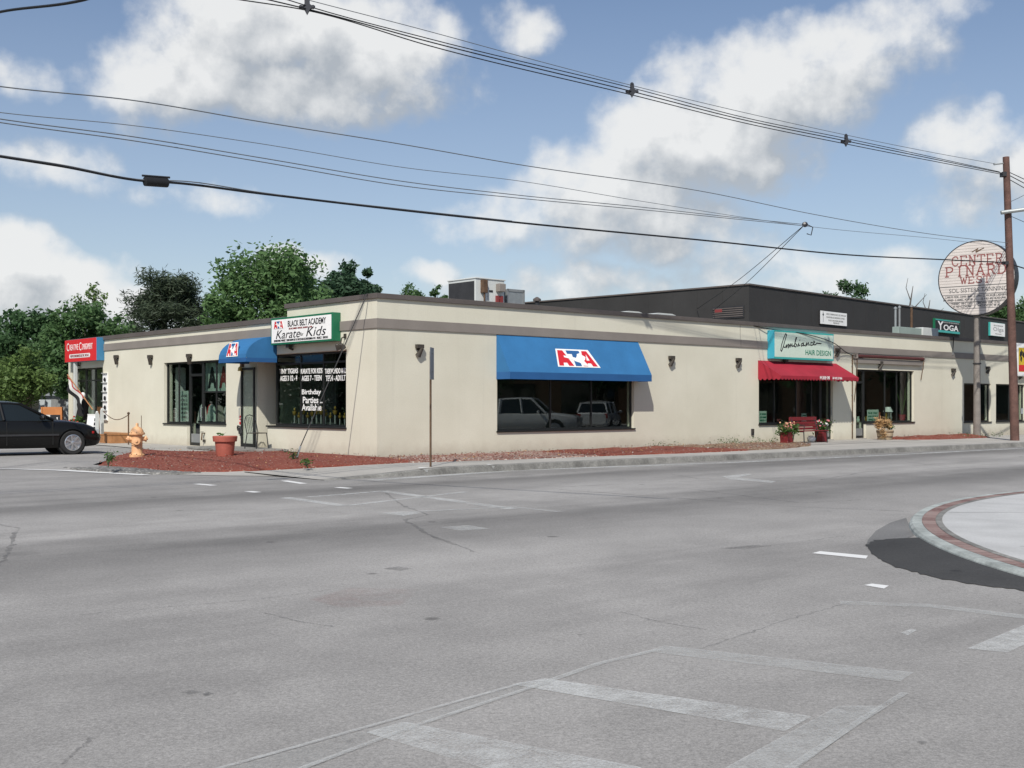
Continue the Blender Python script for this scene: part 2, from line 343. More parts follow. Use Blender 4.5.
def wallgrid(mb, x0, x1, z0, z1, ops, th):
    xs = sorted({x0, x1, *[o[0] for o in ops], *[o[1] for o in ops]}); zs = sorted({z0, z1, *[o[2] for o in ops], *[o[3] for o in ops]})
    xs = [x for x in xs if x0 <= x <= x1]; zs = [z for z in zs if z0 <= z <= z1]
    def solid(i, j):
        if i < 0 or j < 0 or i >= len(xs)-1 or j >= len(zs)-1: return False
        cx, cz = (xs[i]+xs[i+1])/2, (zs[j]+zs[j+1])/2
        return not any(o[0] < cx < o[1] and o[2] < cz < o[3] for o in ops)
    for i in range(len(xs)-1):
        for j in range(len(zs)-1):
            if not solid(i, j): continue
            a, b, c, d = xs[i], xs[i+1], zs[j], zs[j+1]
            mb.face([(a, 0, c), (b, 0, c), (b, 0, d), (a, 0, d)]); mb.face([(a, th, c), (a, th, d), (b, th, d), (b, th, c)])
            if not solid(i-1, j): mb.face([(a, 0, c), (a, 0, d), (a, th, d), (a, th, c)])
            if not solid(i+1, j): mb.face([(b, 0, c), (b, th, c), (b, th, d), (b, 0, d)])
            if not solid(i, j-1): mb.face([(a, 0, c), (a, th, c), (b, th, c), (b, 0, c)])
            if not solid(i, j+1): mb.face([(a, 0, d), (b, 0, d), (b, th, d), (a, th, d)])
    return mb
# ------------------------------------------------------------------ ground
def sheet(name, pts, mat, z=None, **kw):
    mb = MB(); mb.face([(p[0], p[1], p[2] if z is None else z) for p in pts]); return struct(name, mb, mat, recalc=False, **kw)
def loc3(t, s, z=0.): return FR @ Vector((t, s, z))
g = MB(); g.face([(-900, -300, -.4), (900, -300, -.4), (900, 1500, -.4), (-900, 1500, -.4)]); struct('ground', g, 'grass_ground', recalc=False)
g = MB(); g.face([loc3(-75, -80, ROADZ), loc3(120, -80, ROADZ), loc3(120, 16, ROADZ), loc3(-75, 16, ROADZ)]); struct('road', g, 'road_asphalt', recalc=False)
# kerb line along the street (drops to the road at the corner)
def kerb_s(t): return -4.45-.06*max(0, t-2)
# parking lot: meets the road at the edge line and rises slightly towards the shops
edge = [gnd(px, py, ROADZ) for px, py in ((-700, 466), (-300, 467.5), (0, 469), (60, 470.5), (110, 472), (150, 474))]
rise = [p+Vector((-1.4, 1.9, .15)) for p in edge]; rise[-1] = gnd(93, 464.5, -.06); rise[-2] = gnd(70, 462.5, -.03)
lot = MB()
e2 = [Vector((p.x, p.y, ROADZ+.006)) for p in edge]
for i in range(len(edge)-1): lot.face([e2[i], e2[i+1], rise[i+1], rise[i]])
far = [loc3(-30, 70), loc3(14, 70), loc3(14, 20.5, 0), loc3(.05, 20.5, 0), loc3(.05, 4.6, 0), loc3(-1.45, 5.05, 0), loc3(-2.3, 7.35, 0), loc3(-2.1, 9.2, 0)]
lot.face([rise[0]]+rise[1:]+[Vector((p.x, p.y, 0)) for p in far[::-1]]); struct('parking_ground', lot, 'lot_asphalt', recalc=False)
# sidewalk with kerb
TS = [-4.4, -3.6, -2.8, -2.0, -1.2, 0, 4, 8, 12, 16, 20, 26, 34, 46, 70]
def kz(t): return ROADZ+.008 if t <= -4.3 else (0. if t >= -1.2 else ROADZ+.008+(.142)*((t+4.4)/3.2))
back = lambda t: -2.3+min(0, t)*.02 if t > -2.2 else -2.3+(t+2.2)*-.02
sw = MB(); kb = MB()
for a, b in zip(TS[:-1], TS[1:]):
    ka, kb_ = kerb_s(a), kerb_s(b)
    BK = {-4.4: (-1.6, -.09), -3.6: (-2.0, -.055), -2.8: (-2.45, -.02), -2.0: (-2.4, -.008), -1.2: (-2.4, -.004)}
    ba, za = BK.get(a, (-1.0, -.004)); bb, zb = BK.get(b, (-1.0, -.004))
    sw.face([loc3(a, ka+.19, kz(a)), loc3(b, kb_+.19, kz(b)), loc3(b, bb, zb), loc3(a, ba, za)])
    o0, o1 = loc3(a, ka, kz(a)-.012), loc3(b, kb_, kz(b)-.012)
    kb.face([loc3(a, ka+.19, kz(a)+.003), loc3(b, kb_+.19, kz(b)+.003), loc3(b, kb_+.03, kz(b)+.003), loc3(a, ka+.03, kz(a)+.003)])
    kb.face([loc3(a, ka+.03, kz(a)+.003), loc3(b, kb_+.03, kz(b)+.003), o1, o0])
    kb.face([o0, o1, loc3(b, kb_-.03, ROADZ-.01), loc3(a, ka-.03, ROADZ-.01)])
struct('sidewalk', sw, 'concrete', recalc=False); struct('kerb', kb, 'kerb_stone', recalc=False)
# corner apron in front of the mulch bed
ap = MB(); fr_ = [gnd(x, y, ROADZ) for x, y in ((136, 473.2), (185, 475), (230, 476), (285, 476.5), (332, 478.5))]+[loc3(-4.4, kerb_s(-4.4), ROADZ)]
bk_ = [gnd(130, 468.6, -.125), gnd(185, 471.9, -.122), gnd(225, 472, -.108), gnd(245, 471.0, -.10), loc3(-4.6, -1.55, -.095), loc3(-4.4, -1.6, -.09)]
for i in range(5): ap.face([fr_[i]+Vector((0, 0, .008)), fr_[i+1]+Vector((0, 0, .008)), bk_[i+1], bk_[i]])
struct('sidewalk_apron', ap, 'concrete', recalc=False)
# concrete walk by the side entrances
wk = MB(); pts = [loc3(-.02, 5.2), loc3(-.02, 20.4), loc3(-1.7, 20.4), loc3(-1.9, 12), loc3(-2.3, 7.5), loc3(-2.0, 5.6)]
wk.face([p+Vector((0, 0, .02)) for p in pts]); struct('walkway', wk, 'concrete', recalc=False)
wk = MB(); wk.face([loc3(15.6, -.01, .006), loc3(15.2, -2.2, .006), loc3(23.2, -2.2, .006), loc3(23.2, -.01, .006)]); struct('shop_walkway', wk, 'concrete', recalc=False)
st_ = MB(); st_.prism([(.0, 4.3), (0, 8.1), (-1.25, 8.1), (-1.35, 4.9)], Fr((0, 0, 0), (1, 0, 0), (0, 1, 0)), .03, .10); tag(st_.build('entrance_step', 'kerb_stone', None, FR, bevel=.015), kind='structure')

def mound(name, outline, mat, h, n=46, jag=.1, seed=1, base=0.012, zf=None):
    """a low uneven heap filling a ground outline"""
    P = [Vector((p[0], p[1])) for p in outline]
    x0, x1 = min(p.x for p in P), max(p.x for p in P); y0, y1 = min(p.y for p in P), max(p.y for p in P)
    st = max((x1-x0), (y1-y0))/n
    def inside(q):
        c = False
        for i in range(len(P)):
            a, b = P[i], P[i-1]
            if (a.y > q.y) != (b.y > q.y) and q.x < (b.x-a.x)*(q.y-a.y)/(b.y-a.y)+a.x: c = not c
        return c
    near = [None]
    def edge_d(q):
        best = 9
        for i in range(len(P)):
            a, b = P[i-1], P[i]; ab = b-a; t = max(0, min(1, (q-a).dot(ab)/max(ab.length_squared, 1e-9))); dd = (a+ab*t-q).length
            if dd < best: best = dd; near[0] = a+ab*t
        return best
    rr = random.Random(seed); nx, ny = int((x1-x0)/st)+3, int((y1-y0)/st)+3; idx = {}; mb = MB()
    for i in range(nx):
        for j in range(ny):
            q = Vector((x0+(i-1)*st+rr.uniform(-.2, .2)*st, y0+(j-1)*st+rr.uniform(-.2, .2)*st))
            d = edge_d(q); ins = inside(q)
            if not ins and d > st*1.6: continue
            if not ins: q = near[0]+Vector((rr.uniform(-.25, .25), rr.uniform(-.25, .25)))*st*.5
            bz = zf(q) if zf else base
            z = bz+h*min(1, d/.7)*(.75+.25*math.sin(q.x*3+q.y*2))+rr.uniform(0, .02) if ins else bz-.2
            idx[(i, j)] = len(mb.v); mb.v.append((q.x, q.y, z))
    for i in range(nx-1):
        for j in range(ny-1):
            k = [(i, j), (i+1, j), (i+1, j+1), (i, j+1)]
            if all(c in idx for c in k): mb.f.append(tuple(idx[c] for c in k)); mb.m.append(0)
    return struct(name, mb, mat, recalc=False, smooth=True), inside
FPX = [(50, 465.8, -.125), (130, 469.0, -.125), (165, 471.2, -.125), (205, 472.3, -.12), (245, 471.2, -.10), (290, 468.8, -.06), (340, 465.6, -.02)]
FP = [gnd(*p) for p in FPX]
def slope_z(q):
    best = 9; zz = 0
    for a, b in zip(FP[:-1], FP[1:]):
        a2, b2 = a.xy, b.xy; ab = b2-a2; u = max(0, min(1, (q-a2).dot(ab)/ab.length_squared)); d = (a2+ab*u-q).length
        if d < best: best = d; zz = a.z+(b.z-a.z)*u
    return zz+(.012-zz)*min(1, best/2.2)
bed = [gnd(93, 464.5, -.06)]+FP[1:]+[loc3(-2.2, -2.35), loc3(-1.2, -2.4), loc3(-.03, -2.5), loc3(-.03, 4.6), loc3(-1.45, 5.0), loc3(-2.3, 7.3), loc3(-2.1, 9.2)]
mulch, in_bed = mound('mulch_ground', bed, 'red_mulch', .07, 64, seed=3, zf=slope_z)
strip1 = [loc3(-.6, -.03), loc3(-.9, -2.45), loc3(2, -2.9), loc3(5.2, -3.2), loc3(5.4, -.02)]
mound('gravel_ground', strip1, 'mixed_gravel', .05, 40, seed=4)
strip2 = [loc3(4.6, -.02), loc3(4.7, -3.1), loc3(8, -3.5), loc3(11, -3.6), loc3(11.3, -.02)]
mound('mulch_ground', strip2, 'red_mulch', .06, 46, seed=5)
strip3 = [loc3(10.9, -.02), loc3(10.7, -3.55), loc3(13, -3.4), loc3(15.2, -2.7), loc3(16.9, -1.6), loc3(17, -.5), loc3(15.7, -.02)]
mound('litter_ground', strip3, 'brown_litter', .06, 46, seed=6)
strip4 = [loc3(23.6, -.02), loc3(23.5, -1.5), loc3(25, -2.2), loc3(28.6, -2.3), loc3(29.8, -1.4), loc3(30, -.02)]
mound('mulch_ground', strip4, 'red_mulch', .10, 40, seed=8)
rub = [gnd(x, y, -.125) for x, y in ((45, 463.8), (90, 464.6), (130, 467.9), (165, 470.8), (205, 473.2), (160, 473.8), (110, 472), (65, 469))]
mound('rubble_ground', rub, 'rubble', .05, 40, seed=9, base=-.118)
# loose chips of wood and stone in the beds
ch = MB(); r2 = random.Random(5)
def chip(x, y, z, a):
    t = r2.uniform(0, 6.28); l, w = a*r2.uniform(.6, 1.4), a*r2.uniform(.25, .6); c, s = math.cos(t), math.sin(t); k = r2.uniform(-.5, .5)*a
    ch.face([(x+c*l-s*w, y+s*l+c*w, z+k), (x-c*l-s*w, y-s*l+c*w, z+.02), (x-c*l+s*w, y-s*l-c*w, z-k*.5+.012), (x+c*l+s*w, y+s*l-c*w, z+.02)])
for outline, zz, cnt in ((bed, .115, 520), (strip1, .065, 480), (strip2, .075, 260), (strip3, .075, 320), (strip4, .11, 60)):
    P = outline; xs = [p.x for p in P]; ys = [p.y for p in P]; k = 0
    def ins(x, y):
        c = False
        for i in range(len(P)):
            a, b = P[i], P[i-1]
            if (a.y > y) != (b.y > y) and x < (b.x-a.x)*(y-a.y)/(b.y-a.y)+a.x: c = not c
        return c
    while k < cnt:
        x, y = r2.uniform(min(xs), max(xs)), r2.uniform(min(ys), max(ys))
        if ins(x, y): ch.cm = r2.choice((0, 0, 0, 1, 2)); chip(x, y, (slope_z(Vector((x, y)))+.075 if outline is bed else zz)+r2.uniform(-.03, .01), .022); k += 1
for p0, p1, y0 in ((452, 468, 470.5), (523, 536, 467.2)):
    I_ = FR.inverted(); ta, tb = (I_ @ gnd(p0, y0, 0)).x, (I_ @ gnd(p1, y0, 0)).x; mb = MB()
    mb.face([loc3(ta, kerb_s(ta)+.02, .009), loc3(tb, kerb_s(tb)+.04, .009), loc3(tb-.05, kerb_s(tb)+.22, .009), loc3(ta+.08, kerb_s(ta)+.24, .009)]); struct('kerb_marking', mb, 'fresh_paint', recalc=False)
    mb = MB(); mb.face([loc3(ta+.05, kerb_s(ta)-.008, -.02), loc3(tb-.06, kerb_s(tb)-.008, -.02), loc3(tb-.1, kerb_s(tb)-.032, -.09), loc3(ta+.1, kerb_s(ta)-.032, -.08)]); struct('kerb_marking', mb, 'worn_paint', recalc=False)
o = ch.build('loose_chips', ['red_mulch', 'concrete', 'straw'], recalc=False); tag(o, 'scattered wood chips and pale stones lying on the planting beds', 'wood chips', kind='stuff')

# ------------------------------------------------------------------ road markings, cracks, corner island
RZ = ROADZ
def road_poly(name, px, mat, dz=.004, z=RZ):
    mb = MB(); mb.face([gnd(x, y, z)+Vector((0, 0, dz)) for x, y in px]); return struct(name, mb, mat, recalc=False)
def road_line(name, px, w, mat, dz=.004, jit=0., sub=1):
    P = [gnd(x, y, RZ) for x, y in px]; Q = []
    for a, b in zip(P[:-1], P[1:]):
        for k in range(sub): Q.append(a.lerp(b, k/sub))
    Q.append(P[-1]); Q = [q+Vector((random.uniform(-jit, jit), random.uniform(-jit, jit), dz)) for q in Q]; mb = MB(); L = []; R_ = []
    for i, q in enumerate(Q):
        d = (Q[min(i+1, len(Q)-1)]-Q[max(0, i-1)]); d.z = 0; d.normalize(); nn = Vector((-d.y, d.x, 0))*w/2*(random.uniform(.3, 1.5) if jit else 1); L.append(q+nn); R_.append(q-nn)
    for i in range(len(Q)-1): mb.face([L[i], L[i+1], R_[i+1], R_[i]])
    return struct(name, mb, mat, recalc=False)
road_line('edge_line', [(372, 480.4), (512, 470.6), (726, 462.8), (892, 454.9), (1024, 448.2), (1200, 438.5)], .34, 'worn_paint')
road_line('parking_line', [(-60, 466.6), (0, 468.8), (60, 470.6), (146, 475.4)], .26, 'fresh_paint', .012)
M_ = 'road_marking'
road_poly(M_, [(366, 733), (404, 722.5), (640, 768), (715, 800), (585, 800)], 'worn_paint')
road_poly(M_, [(512, 685), (545, 679), (812, 717), (785, 732)], 'worn_paint')
road_poly(M_, [(646, 652), (664, 646), (914, 673), (900, 682)], 'faint_paint')
road_poly(M_, [(967, 649), (1030, 623), (1060, 628), (1008, 653)], 'worn_paint')
road_line(M_, [(190, 778), (525, 683.5)], .03, 'faint_paint', .008); road_line(M_, [(280, 778), (415, 727), (545, 684)], .035, 'faint_paint', .008); road_poly(M_, [(190, 780), (405, 719.5), (525, 684), (546, 683), (420, 725), (285, 778)], 'ghost_paint', .006)
road_line(M_, [(545, 683), (600, 664), (660, 650)], .05, 'faint_paint', .006)
road_poly(M_, [(715, 775), (838, 707), (884, 707), (800, 768), (780, 785)], 'faint_paint', .007)
road_line(M_, [(760, 790), (862, 721), (905, 694)], .04, 'faint_paint', .009); road_line(M_, [(840, 603), (930, 606), (1030, 618)], .16, 'faint_paint')
road_poly(M_, [(812, 553.5), (820, 551.5), (868, 556), (866, 559)], 'fresh_paint'); road_poly(M_, [(864, 585.5), (872, 584), (889, 586), (884, 589)], 'fresh_paint'); road_poly(M_, [(901, 633), (911, 629.5), (917, 630.5), (908, 636)], 'worn_paint')
for w, pp in ((.22, [(285, 497.8), (345, 506)]), (.14, [(308, 497.2), (384, 491.2)]), (.14, [(345, 506), (465, 492)]), (.22, [(383, 491.2), (512, 509)])): road_line(M_, pp, w, 'worn_paint')
road_poly(M_, [(378, 513.5), (402, 511.5), (424, 513), (404, 516)], 'worn_paint'); road_poly(M_, [(440, 527.5), (468, 525.5), (490, 529), (460, 531)], 'faint_paint'); road_line(M_, [(410, 512), (512, 507), (560, 512)], .12, 'faint_paint')
for a in ([(196, 484), (214, 485.6)], [(248, 491.5), (258, 492.5)], [(284, 480.8), (304, 483.8)], [(337, 487.5), (350, 488.5)]): road_line(M_, a, .16, 'fresh_paint')
road_poly('arrow_marking', [(722, 476.5), (748, 473.8), (752, 474.8), (737, 477.5), (776, 481.5), (772, 483), (730, 479.5)], 'worn_paint')
for pp in ([(-10, 523), (18, 528), (12, 545), (4, 560), (-14, 572)], [(385, 492), (401, 505), (428, 515), (404, 520), (430, 535), (474, 552)], [(560, 487), (640, 483), (722, 480)], [(560, 489.5), (700, 500), (800, 507), (910, 511.5)], [(670, 474), (700, 479), (745, 481)], [(820, 480), (865, 472), (905, 470)], [(905, 462), (960, 468), (1030, 470)], [(690, 489), (800, 503), (860, 500)]):
    road_line('road_crack', pp, .05, 'dark_seal', .003, .02, 14)
for pp in ([(80, 615), (170, 607), (255, 600), (330, 590)], [(265, 613), (300, 622), (335, 627)], [(720, 549), (770, 546), (845, 536)], [(60, 765), (92, 738)], [(620, 612), (660, 622), (705, 630)]):
    road_line('road_crack', pp, .018, 'dark_seal', .003, .012, 22)
for pp in ([(0, 505), (120, 496), (330, 479)], [(215, 540), (400, 528), (560, 512)], [(860, 600), (780, 622), (700, 650)]): road_line('road_crack', pp, .02, 'faint_crack', .003, .015, 18)
road_poly('road_stain', [(722, 548.5), (752, 545.5), (772, 545.8), (745, 549.6)], 'dark_seal', .005); road_poly('road_stain', [(383, 569), (398, 567), (413, 569), (400, 571)], 'dark_seal', .005)
road_poly('road_stain', [(181, 693), (192, 690.5), (201, 692.5), (190, 695)], 'dark_seal', .005); road_poly('road_stain', [(202, 695), (208, 692.5), (214, 694.5), (206, 696.5)], 'dark_seal', .005)
road_poly('road_stain', [(916, 743), (921, 741), (928, 743), (922, 745)], 'dark_seal', .005); road_poly('road_stain', [(310, 600), (350, 588), (420, 590), (400, 606), (340, 608)], 'pink_wear', .005)
road_poly('road_stain', [(345, 742.5), (349, 741.5), (352, 742.8), (348, 744)], 'dark_seal', .009)
def circ(a, b, c):
    ax, ay, bx, by, cx, cy = a.x, a.y, b.x, b.y, c.x, c.y; d = 2*(ax*(by-cy)+bx*(cy-ay)+cx*(ay-by))
    ux = ((ax*ax+ay*ay)*(by-cy)+(bx*bx+by*by)*(cy-ay)+(cx*cx+cy*cy)*(ay-by))/d; uy = ((ax*ax+ay*ay)*(cx-bx)+(bx*bx+by*by)*(ax-cx)+(cx*cx+cy*cy)*(bx-ax))/d
    return ux, uy, math.hypot(ax-ux, ay-uy)
IZ = -.095
ux, uy, ur = circ(gnd(1024, 573, IZ), gnd(910, 521, IZ), gnd(1000, 492.5, IZ))
print('island', ux, uy, ur)
def ringf(mb, r0, r1, z0, z1, n=160, a0=0, a1=2*math.pi):
    for k in range(n):
        t, q = a0+(a1-a0)*k/n, a0+(a1-a0)*(k+1)/n
        mb.face([(ux+r0*math.cos(t), uy+r0*math.sin(t), z0), (ux+r0*math.cos(q), uy+r0*math.sin(q), z0), (ux+r1*math.cos(q), uy+r1*math.sin(q), z1), (ux+r1*math.cos(t), uy+r1*math.sin(t), z1)])
mb = MB(); ringf(mb, ur+.02, ur+.005, RZ-.01, IZ-.025); ringf(mb, ur+.005, ur-.025, IZ-.025, IZ); ringf(mb, ur-.025, ur-.14, IZ, IZ+.002); struct('corner_kerb', mb, 'green_granite', recalc=False)
mb = MB(); ringf(mb, ur-.135, ur-.33, IZ-.004, IZ-.004); struct('mortar_kerb', mb, 'kerb_stone', recalc=False)
mb = MB(); nb = int(2*math.pi*ur/.215)
for k in range(nb):
    t0 = 2*math.pi*k/nb; t1 = 2*math.pi*(k+.955)/nb
    mb.face([(ux+r*math.cos(t), uy+r*math.sin(t), IZ+.003) for r, t in ((ur-.145, t0), (ur-.145, t1), (ur-.305, t1), (ur-.305, t0))])
struct('brick_kerb', mb, 'kerb_brick', recalc=False)
mb = MB(); ringf(mb, ur-.31, ur-.385, IZ+.004, IZ+.006); struct('inner_kerb', mb, 'kerb_stone', recalc=False)
mb = MB(); mb.face([(ux+(ur-.38)*math.cos(2*math.pi*k/120), uy+(ur-.38)*math.sin(2*math.pi*k/120), IZ+.002) for k in range(120)]); struct('corner_pavement', mb, 'pale_concrete', recalc=False)
for (x0, y0), (x1, y1) in (((ux-10, uy+4.6), (ux+9, uy+4.9)), ((ux-10, uy+.9), (ux+9, uy+1.2)), ((ux-7.6, uy-6), (ux-7.2, uy+7)), ((ux-3.4, uy-9), (ux-3.0, uy+9))):
    a_, b_ = Vector((x0, y0, IZ+.005)), Vector((x1, y1, IZ+.005)); r_ = ur-.4; L_ = []
    for k in range(400):
        q_ = a_.lerp(b_, k/399)
        if math.hypot(q_.x-ux, q_.y-uy) < r_: L_.append(q_)
    n_ = (b_-a_).normalized(); n_ = Vector((-n_.y, n_.x, 0))*.008; mb = MB(); mb.face([L_[0]-n_, L_[-1]-n_, L_[-1]+n_, L_[0]+n_]); struct('pavement_line', mb, 'kerb_stone', recalc=False)
ai = [(893, 539), (874, 541), (866, 545.5), (868, 551), (880, 560), (900, 569), (936, 578), (980, 585.5), (1026, 591)]
road_poly('asphalt_pavement', [(906, 518), (890, 523), (876, 531), (868, 540), (866, 546), (884, 543), (902, 540), (914, 536), (910, 527)], 'dull_asphalt', .0042)
ai = [(a_[0]+(b_[0]-a_[0])*k/7+random.uniform(-2.2, 2.2), a_[1]+(b_[1]-a_[1])*k/7+random.uniform(-.8, .8)) for a_, b_ in zip(ai[:-1], ai[1:]) for k in range(7)]
O_ = [gnd(x, y, RZ)+Vector((0, 0, .005)) for x, y in ai]+[Vector((ux+(ur+.3)*math.cos(a), uy+(ur+.3)*math.sin(a), RZ+.005)) for a in [math.pi*(1.09+.03*k) for k in range(8)]]; mb = MB(); I_ = []
for o_ in O_:
    d_ = Vector((o_.x-ux, o_.y-uy, 0)).normalized(); I_.append(Vector((ux, uy, 0))+d_*(ur+.025)+Vector((0, 0, -.125)))
for k in range(len(O_)-1): mb.face([O_[k], O_[k+1], I_[k+1], I_[k]])
struct('asphalt_pavement', mb, 'new_asphalt', recalc=False)
# ------------------------------------------------------------------ the cream shop building
shop = thing('shop_building', 'long cream stucco one-storey shop building on the corner, flat roof and grey trim band', 'building', FR)
WL = [(-20.4, -17.45, .03, 2.72), (-12.33, -10.64, .73, 2.74), (-10.64, -9.73, .03, 2.74), (-9.73, -8.01, .76, 2.74), (-6.05, -5.5, .1, 2.8), (-5.5, -1.41, .75, 2.8)]
WR = [(4.05, 9.68, .62, 2.45), (16.1, 20.02, .66, 2.55), (20.02, 20.7, .04, 2.55), (22.27, 22.98, .04, 2.7), (22.98, 26.6, .64, 2.7), (30.81, 33.3, .57, 2.26), (33.78, 36.7, .57, 2.26), (38.2, 40.6, .04, 2.3)]
mb = MB(); wallgrid(mb, 0, 44, -.2, 4.07, WR, .3); mb.build('street_wall', 'cream_stucco', shop, FR)
mb = MB(); wallgrid(mb, -20.8, -.3, -.2, 3.71, WL, .3); mb.box(-4.4, -.3, 0, .3, 3.71, 4.07); mb.build('side_wall', 'cream_stucco', shop, FL)
mb = MB(); mb.box(.3, 12, 20.5, 20.8, -.2, 3.71); mb.box(11.7, 12, 9.3, 20.5, -.2, 3.71); mb.box(12, 44, 9, 9.3, -.2, 3.6); mb.box(43.7, 44, .3, 9, -.2, 4.07); mb.build('rear_wall', 'cream_stucco', shop, FR)
mb = MB(); mb.box(-.035, 44, -.035, -.001, 3.31, 3.56); mb.build('trim_band', 'trim_grey', shop, FR, bevel=.006)
mb = MB(); mb.box(-20.8, -.003, -.034, -.001, 3.31, 3.56); mb.build('trim_band', 'trim_grey', shop, FL, bevel=.006)
mb = MB(); mb.box(-.06, 44.05, -.06, .36, 4.07, 4.2); mb.build('parapet_cap', 'cap_dark', shop, FR, bevel=.008)
mb = MB(); mb.box(-4.47, -.37, -.058, .36, 4.072, 4.198); mb.box(-20.86, -4.475, -.058, .36, 3.71, 3.85); mb.build('parapet_cap', 'cap_dark', shop, FL, bevel=.008)
mb = MB(); mb.box(.302, 11.9, .302, 20.49, 3.3, 3.42); mb.box(11.9, 43.69, .302, 9.1, 3.3, 3.42); mb.build('roof', 'roof_gravel', shop, FR)
mb = MB(); mb.box(15.035, 15.05, -.038, -.002, 3.31, 3.56); mb.box(15.037, 15.048, -.006, -.001, 3.57, 4.06); mb.build('wall_seam', 'cap_dark', shop, FR)
# rooms behind the glass
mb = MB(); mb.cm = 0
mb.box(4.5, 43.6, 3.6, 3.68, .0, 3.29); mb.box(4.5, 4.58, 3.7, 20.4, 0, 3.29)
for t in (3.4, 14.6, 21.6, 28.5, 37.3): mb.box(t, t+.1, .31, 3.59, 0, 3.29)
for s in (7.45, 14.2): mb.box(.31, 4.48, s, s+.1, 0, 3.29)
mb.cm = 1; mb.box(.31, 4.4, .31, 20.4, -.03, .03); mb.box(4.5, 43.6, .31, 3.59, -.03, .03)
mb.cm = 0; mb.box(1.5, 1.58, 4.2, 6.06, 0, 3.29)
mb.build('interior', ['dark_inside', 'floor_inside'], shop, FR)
# alcove of the side entrance
mb = MB(); mb.box(.305, 1.5, 6.06, 6.2, .03, 2.75); mb.box(.45, 1.5, 5.505, 6.055, 2.8, 2.9); mb.build('entry_alcove', 'cream_stucco', shop, FR)

def window(x0, x1, z0, z1, M, mull=(), trans=None, y=.1, w=.055, name='window', sill=True, label=None):
    mb = MB(); d = .05
    mb.box(x0+.002, x0+w, y, y+d, z0+.002, z1-.002); mb.box(x1-w, x1-.002, y, y+d, z0+.002, z1-.002); mb.box(x0+w, x1-w, y, y+d, z1-w, z1-.002); mb.box(x0+w, x1-w, y, y+d, z0+.002, z0+w)
    for m in mull: mb.box(m-w*.45, m+w*.45, y+.003, y+d-.003, z0+w, z1-w)
    if trans: mb.box(x0+w, x1-w, y+.005, y+d-.005, trans-.025, trans+.025)
    if sill: mb.box(x0-.03, x1+.03, -.045, y-.002, z0-.04, z0+.0015)
    o = mb.build(name, 'bronze_frame', shop, M, bevel=.004)
    if label: o['label'] = label
    g = MB(); yy = y+.028; g.box(x0+w*.8, x1-w*.8, yy, yy+.008, z0+w*.8, z1-w*.8); p = g.build('pane', 'window_glass', o); return o
def door(x0, x1, z0, z1, M, trans=None, y=.1, kick=.28, label=None, hs=1, glass='window_glass'):
    w = .075; d = .05; mb = MB(); mb.box(x0+.002, x0+w, y, y+d, z0, z1-.002); mb.box(x1-w, x1-.002, y, y+d, z0, z1-.002); mb.box(x0+w, x1-w, y, y+d, z1-w, z1-.002); mb.box(x0+w, x1-w, y, y+d, z0, z0+.1)
    if trans: mb.box(x0+w, x1-w, y+.004, y+d-.004, trans-.04, trans+.04)
    o = mb.build('door', 'bronze_frame', shop, M, bevel=.004)
    if label: o['label'] = label
    if kick: k = MB(); k.box(x0+w, x1-w, y+.01, y+d-.01, z0+.1, z0+.1+kick); k.build('kick_plate', 'grey_metal', o)
    g = MB(); g.box(x0+w*.9, x1-w*.9, y+.03, y+.038, z0+.1+kick, z1-w); g.build('pane', glass, o)
    h = MB(); hx = x1-w*.5 if hs > 0 else x0+w*.5; h.tube([(hx, y, .95), (hx, y-.06, .95), (hx, y-.06, 1.25), (hx, y, 1.25)], .014, 6); h.build('handle', 'galvanised', o)
    return o
window(4.05, 9.68, .62, 2.45, FR, (6.2, 7.9), label='wide dark street window under the large blue awning')
window(16.1, 20.02, .66, 2.55, FR, (17.15, 18.5, 19.45)); door(20.02, 20.7, .04, 2.55, FR)
door(22.27, 22.98, .04, 2.7, FR, 2.2, hs=-1); window(22.98, 26.6, .64, 2.7, FR, (24.55, 25.45))
window(30.81, 33.3, .57, 2.26, FR, (32.4,)); window(33.78, 36.7, .57, 2.26, FR, (35.3,)); door(38.2, 40.6, .04, 2.3, FR)
window(-12.33, -10.64, .73, 2.74, FL, (-11.45,)); door(-10.64, -9.73, .03, 2.74, FL, 2.3); window(-9.73, -8.01, .76, 2.74, FL, (-8.85,), 1.75)
kw = window(-5.5, -1.41, .75, 2.8, FL, (-4.13, -2.95), 2.52, y=.27, label='recessed dark window covered in white lettering')
door(-20.4, -19.3, .03, 2.72, FL, 2.25); window(-19.3, -17.45, .03, 2.72, FL, (-18.4,), 2.25, sill=False)
door(-.85, 0, .1, 2.6, FL @ Matrix.Translation((-5.5, 1.25, 0)) @ Matrix.Rotation(math.pi/2, 4, 'Z'), 2.2)
od = door(-.92, 0, .1, 2.45, FL @ Matrix.Translation((-6.08, -.12, 0)) @ Matrix.Rotation(math.radians(-4), 4, 'Z'), None, 0, 0, 'glass entrance door standing open against the side wall', -1, 'clear_glass')
# stone threshold and plinth shadow gap
for a, b in ((20.05, 20.68), (22.3, 22.96)): MB().box(a, b, -.05, .1, .0, .045).build('threshold', 'concrete', shop, FR)
